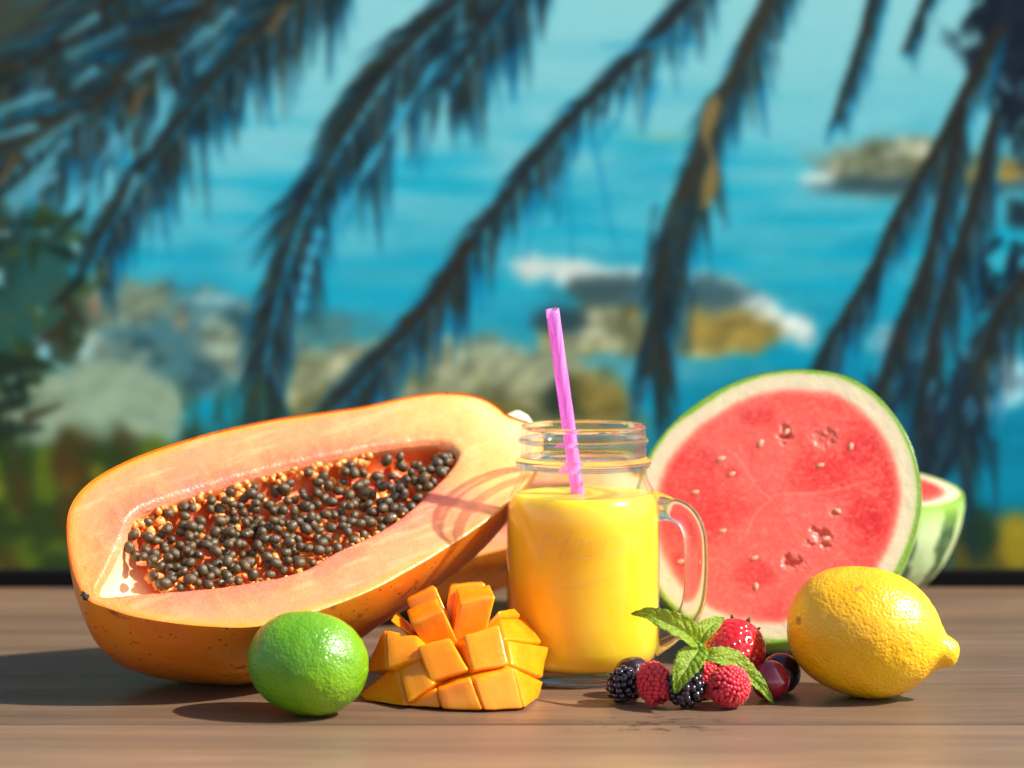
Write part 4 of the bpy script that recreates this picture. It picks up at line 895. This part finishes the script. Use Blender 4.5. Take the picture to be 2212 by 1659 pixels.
for p in ach:
    nn = unit(p*np.array([1, 1, 0.8])); parts.append((((iv*np.array([0.00042, 0.0003, 0.0006]))@basis(nn, (0.01, 0, 1)).T+p-nn*0.00062)@SB.T+sc, jf))
V, F = join(parts); mesh('achenes', V, F, am.m, straw, origin=sbase)['kind'] = 'stuff'
lm = M('sepal'); lm.set(Base_Color=L4(84, 82, 40), Roughness=0.6)
for k in range(7):
    t = 2*math.pi*k/7+0.2+random.uniform(-.15, .15); d0 = SB@np.array([math.cos(t), math.sin(t), 0]); p0 = sc-saxis*0.0112
    cur = np.array([p0+d0*0.002, p0+d0*0.007-saxis*0.001, p0+d0*0.0112-saxis*0.0030+np.array([0, 0, 0.0006])]); S = spline(cur, 10); V, F = tube(S, 0.0021*np.sin(np.linspace(0.6, 3.05, 10))+0.0001, 8, 0.0004, side=np.cross(d0, saxis))
    mesh('sepal', V, F, lm.m, straw, origin=sbase)
# cherries
def cherry_mat(name, c1, c2, rough, bump):
    m = M(name); v = m.coord(); a = m.noise(80, 3, v); b = m.noise(620, 3, v)
    m.set(Base_Color=m.ramp(a, [(0.3, c1), (0.7, c2)]), Roughness=rough, Specular_IOR_Level=0.6, Coat_Weight=0.5 if rough < 0.2 else 0.15, Coat_Roughness=0.04 if rough < 0.2 else 0.25, Subsurface_Weight=0.15, Subsurface_Scale=0.002, Normal=m.bump(b, bump, 0.0007)); return m.m
CH1 = cherry_mat('cherry_red', L4(128, 6, 34), L4(158, 12, 46), 0.10, 0.02); CH2 = cherry_mat('cherry_dark', L4(34, 8, 16), L4(52, 12, 24), 0.26, 0.7)
def cherry(label, cpx, y, r, mat, axis, rough=0.0, grp='cherries'):
    c = at_y(*bpx(*cpx), y); P = spline(np.array([(0.0, 0.80), (0.12, 0.83), (0.32, 0.93), (0.6, 0.86), (0.9, 0.5), (1.0, 0.0), (0.92, -0.45), (0.62, -0.82), (0.25, -0.97), (0.0, -0.98)]), 60)
    V, F = lathe([tuple(p) for p in P], 72); V = V*r
    if rough: V = V+(vnoise(V, 420, 3)-0.5)[:, None]*V/r*rough
    V = V@basis(axis).T+c; V[:, 2] += max(0, -V[:, 2].min()); 
    if V[:, 2].min() < 0.004: V[:, 2] -= V[:, 2].min()
    base = np.array([c[0], c[1], V[:, 2].min()]); tag(mesh('cherry', V, F, mat, origin=base), label, 'cherry', grp)
cherry('shiny red cherry beside the strawberry', (1795, 940), -0.060, 0.0094, CH1, (-0.4, 0.3, 0.85))
cherry('dark frosted cherry between the shiny cherry and the lemon', (1905, 815), -0.042, 0.0096, CH2, (0.1, 0.6, 0.75), 0.0006)
cherry('dark frosted cherry tucked between the jar and the blackberry', (450, 830), -0.052, 0.0096, CH2, (-0.3, 0.5, 0.8), 0.0007)

# ================================================================ mint sprig
def mint_mat():
    m = M('mint_leaf'); c = m.attr('col'); v = m.coord(); f = m.noise(500, 3, v)
    m.set(Base_Color=m.mixc(0.25, c, m.ramp(f, [(0.3, L4(96, 138, 26)), (0.7, L4(176, 198, 66))])), Roughness=0.42, Specular_IOR_Level=0.4, Normal=m.bump(m.math('ADD', m.math('MULTIPLY', f, 0.4), m.n('TexVoronoi', Vector=v, Scale=900).outputs[0]), 0.9, 0.0006))
    t = m.n('BsdfTranslucent', Color=L4(176, 196, 40)); mx = m.n('MixShader', i0=0.38, i1=m.p.outputs[0], i2=t.outputs[0]); m.t.links.new(mx.outputs[0], m.out.inputs[0]); return m.m
MINT = mint_mat()
node = at_y(*bpx(1100, 585), -0.078)
sprig = tag(empty('mint_sprig', node), 'fresh green mint sprig of four leaves lying on the berries', 'mint')
def leaf(pts, Wd, nrm, fold, curl=0.0, wpow=0.75, twist=0.0, seed=1):
    P = spline(np.array([at_y(*bpx(x, y), d) for x, y, d in pts]), 61); T = np.gradient(P, axis=0); T /= np.linalg.norm(T, axis=1)[:, None]
    ns, ntt = 61, 31; V = []; C = []; R = random.Random(seed)
    n0 = unit(nrm)
    for i in range(ns):
        s = i/(ns-1); side = unit(np.cross(T[i], n0)); nn = np.cross(side, T[i])
        tw = twist*s; side, nn = side*math.cos(tw)+nn*math.sin(tw), nn*math.cos(tw)-side*math.sin(tw)
        wd = Wd*(math.sin(math.pi*min(1, (0.03+0.97*s))**wpow)**0.9+0.02)
        saw = 1-0.13*((s*11) % 1.0)*min(1, 4*(1-s))
        for j in range(ntt):
            t = -1+2*j/(ntt-1); q = wd*t*(1 if abs(t) < 0.8 else 1+(saw-1)*(abs(t)-0.8)/0.2)
            # veins run forward from the midrib; the blade puffs up between them
            vv = (s*8.5-abs(t)*1.5) % 1.0; vein = math.exp(-((min(vv, 1-vv))/0.12)**2)
            cell = math.sin(abs(t)*9+math.floor(s*8.5-abs(t)*1.5)*1.7)
            puff = (1-vein)*0.0007*(1-0.35*cell)*min(1, abs(t)*5)*min(1, (1-abs(t))*6+0.2)
            mr = math.exp(-(t/0.07)**2)
            h = fold*abs(q)+curl*q*q/max(Wd, 1e-6)+puff*(Wd/0.006)-mr*0.0003
            V.append(P[i]+side*q*(1-0.25*abs(fold))+nn*h)
            c = np.array(lin((124, 162, 34)))*(1-0.0)+0; c = c*(1-0.55*vein*0.6)+lin((150, 178, 62))*0.55*vein*0.6; c = c*(1-mr)+lin((176, 198, 104))*mr
            C.append(c)
    V = np.array(V); C = np.array(C)
    if len(V): V = V+(np.column_stack([vnoise(V+k, 420, 2) for k in range(3)])-0.5)*0.0007
    F = grid_faces(ns, ntt); nv = len(V)
    o = mesh('leaf', V, F, MINT, sprig, col=C, origin=node)
    return o
leaf([(1085, 560, -.078), (960, 440, -.082), (780, 345, -.082), (600, 265, -.076), (438, 266, -.070)], 0.0070, (0.05, -0.80, 0.62), 0.30, 0.2, 0.62, 0.15, 1)
leaf([(1095, 570, -.077), (1150, 450, -.074), (1240, 360, -.068), (1338, 303, -.062)], 0.0052, (-0.25, -0.85, 0.5), 0.35, 0.0, 0.8, -0.2, 2)
leaf([(1110, 590, -.078), (1030, 700, -.087), (930, 860, -.0925), (862, 1045, -.0945)], 0.0078, (-0.25, -0.85, 0.45), 0.28, 0.0, 0.8, 0.1, 3)
leaf([(1120, 690, -.076), (1260, 690, -.0775), (1430, 745, -.0745), (1600, 880, -.0725), (1720, 1010, -.073), (1822, 1150, -.0725)], 0.0072, (0.15, -0.66, 0.75), 0.35, 0.0, 0.7, 0.0, 4)
leaf([(1110, 600, -.074), (1135, 540, -.076), (1150, 490, -.074)], 0.0012, (0, -0.9, 0.4), 0.4, 0, 0.8, 0, 5)
stm = M('mint_stem'); stm.set(Base_Color=L4(110, 140, 48), Roughness=0.5)
V, F = tube(spline(np.array([at_y(*bpx(1105, 560), -.079), at_y(*bpx(1118, 640), -.077), at_y(*bpx(1125, 720), -.074), at_y(*bpx(1120, 860), -.068)]), 16), np.linspace(0.0011, 0.0013, 16), 10); mesh('stem', V, F, stm.m, sprig, origin=node)
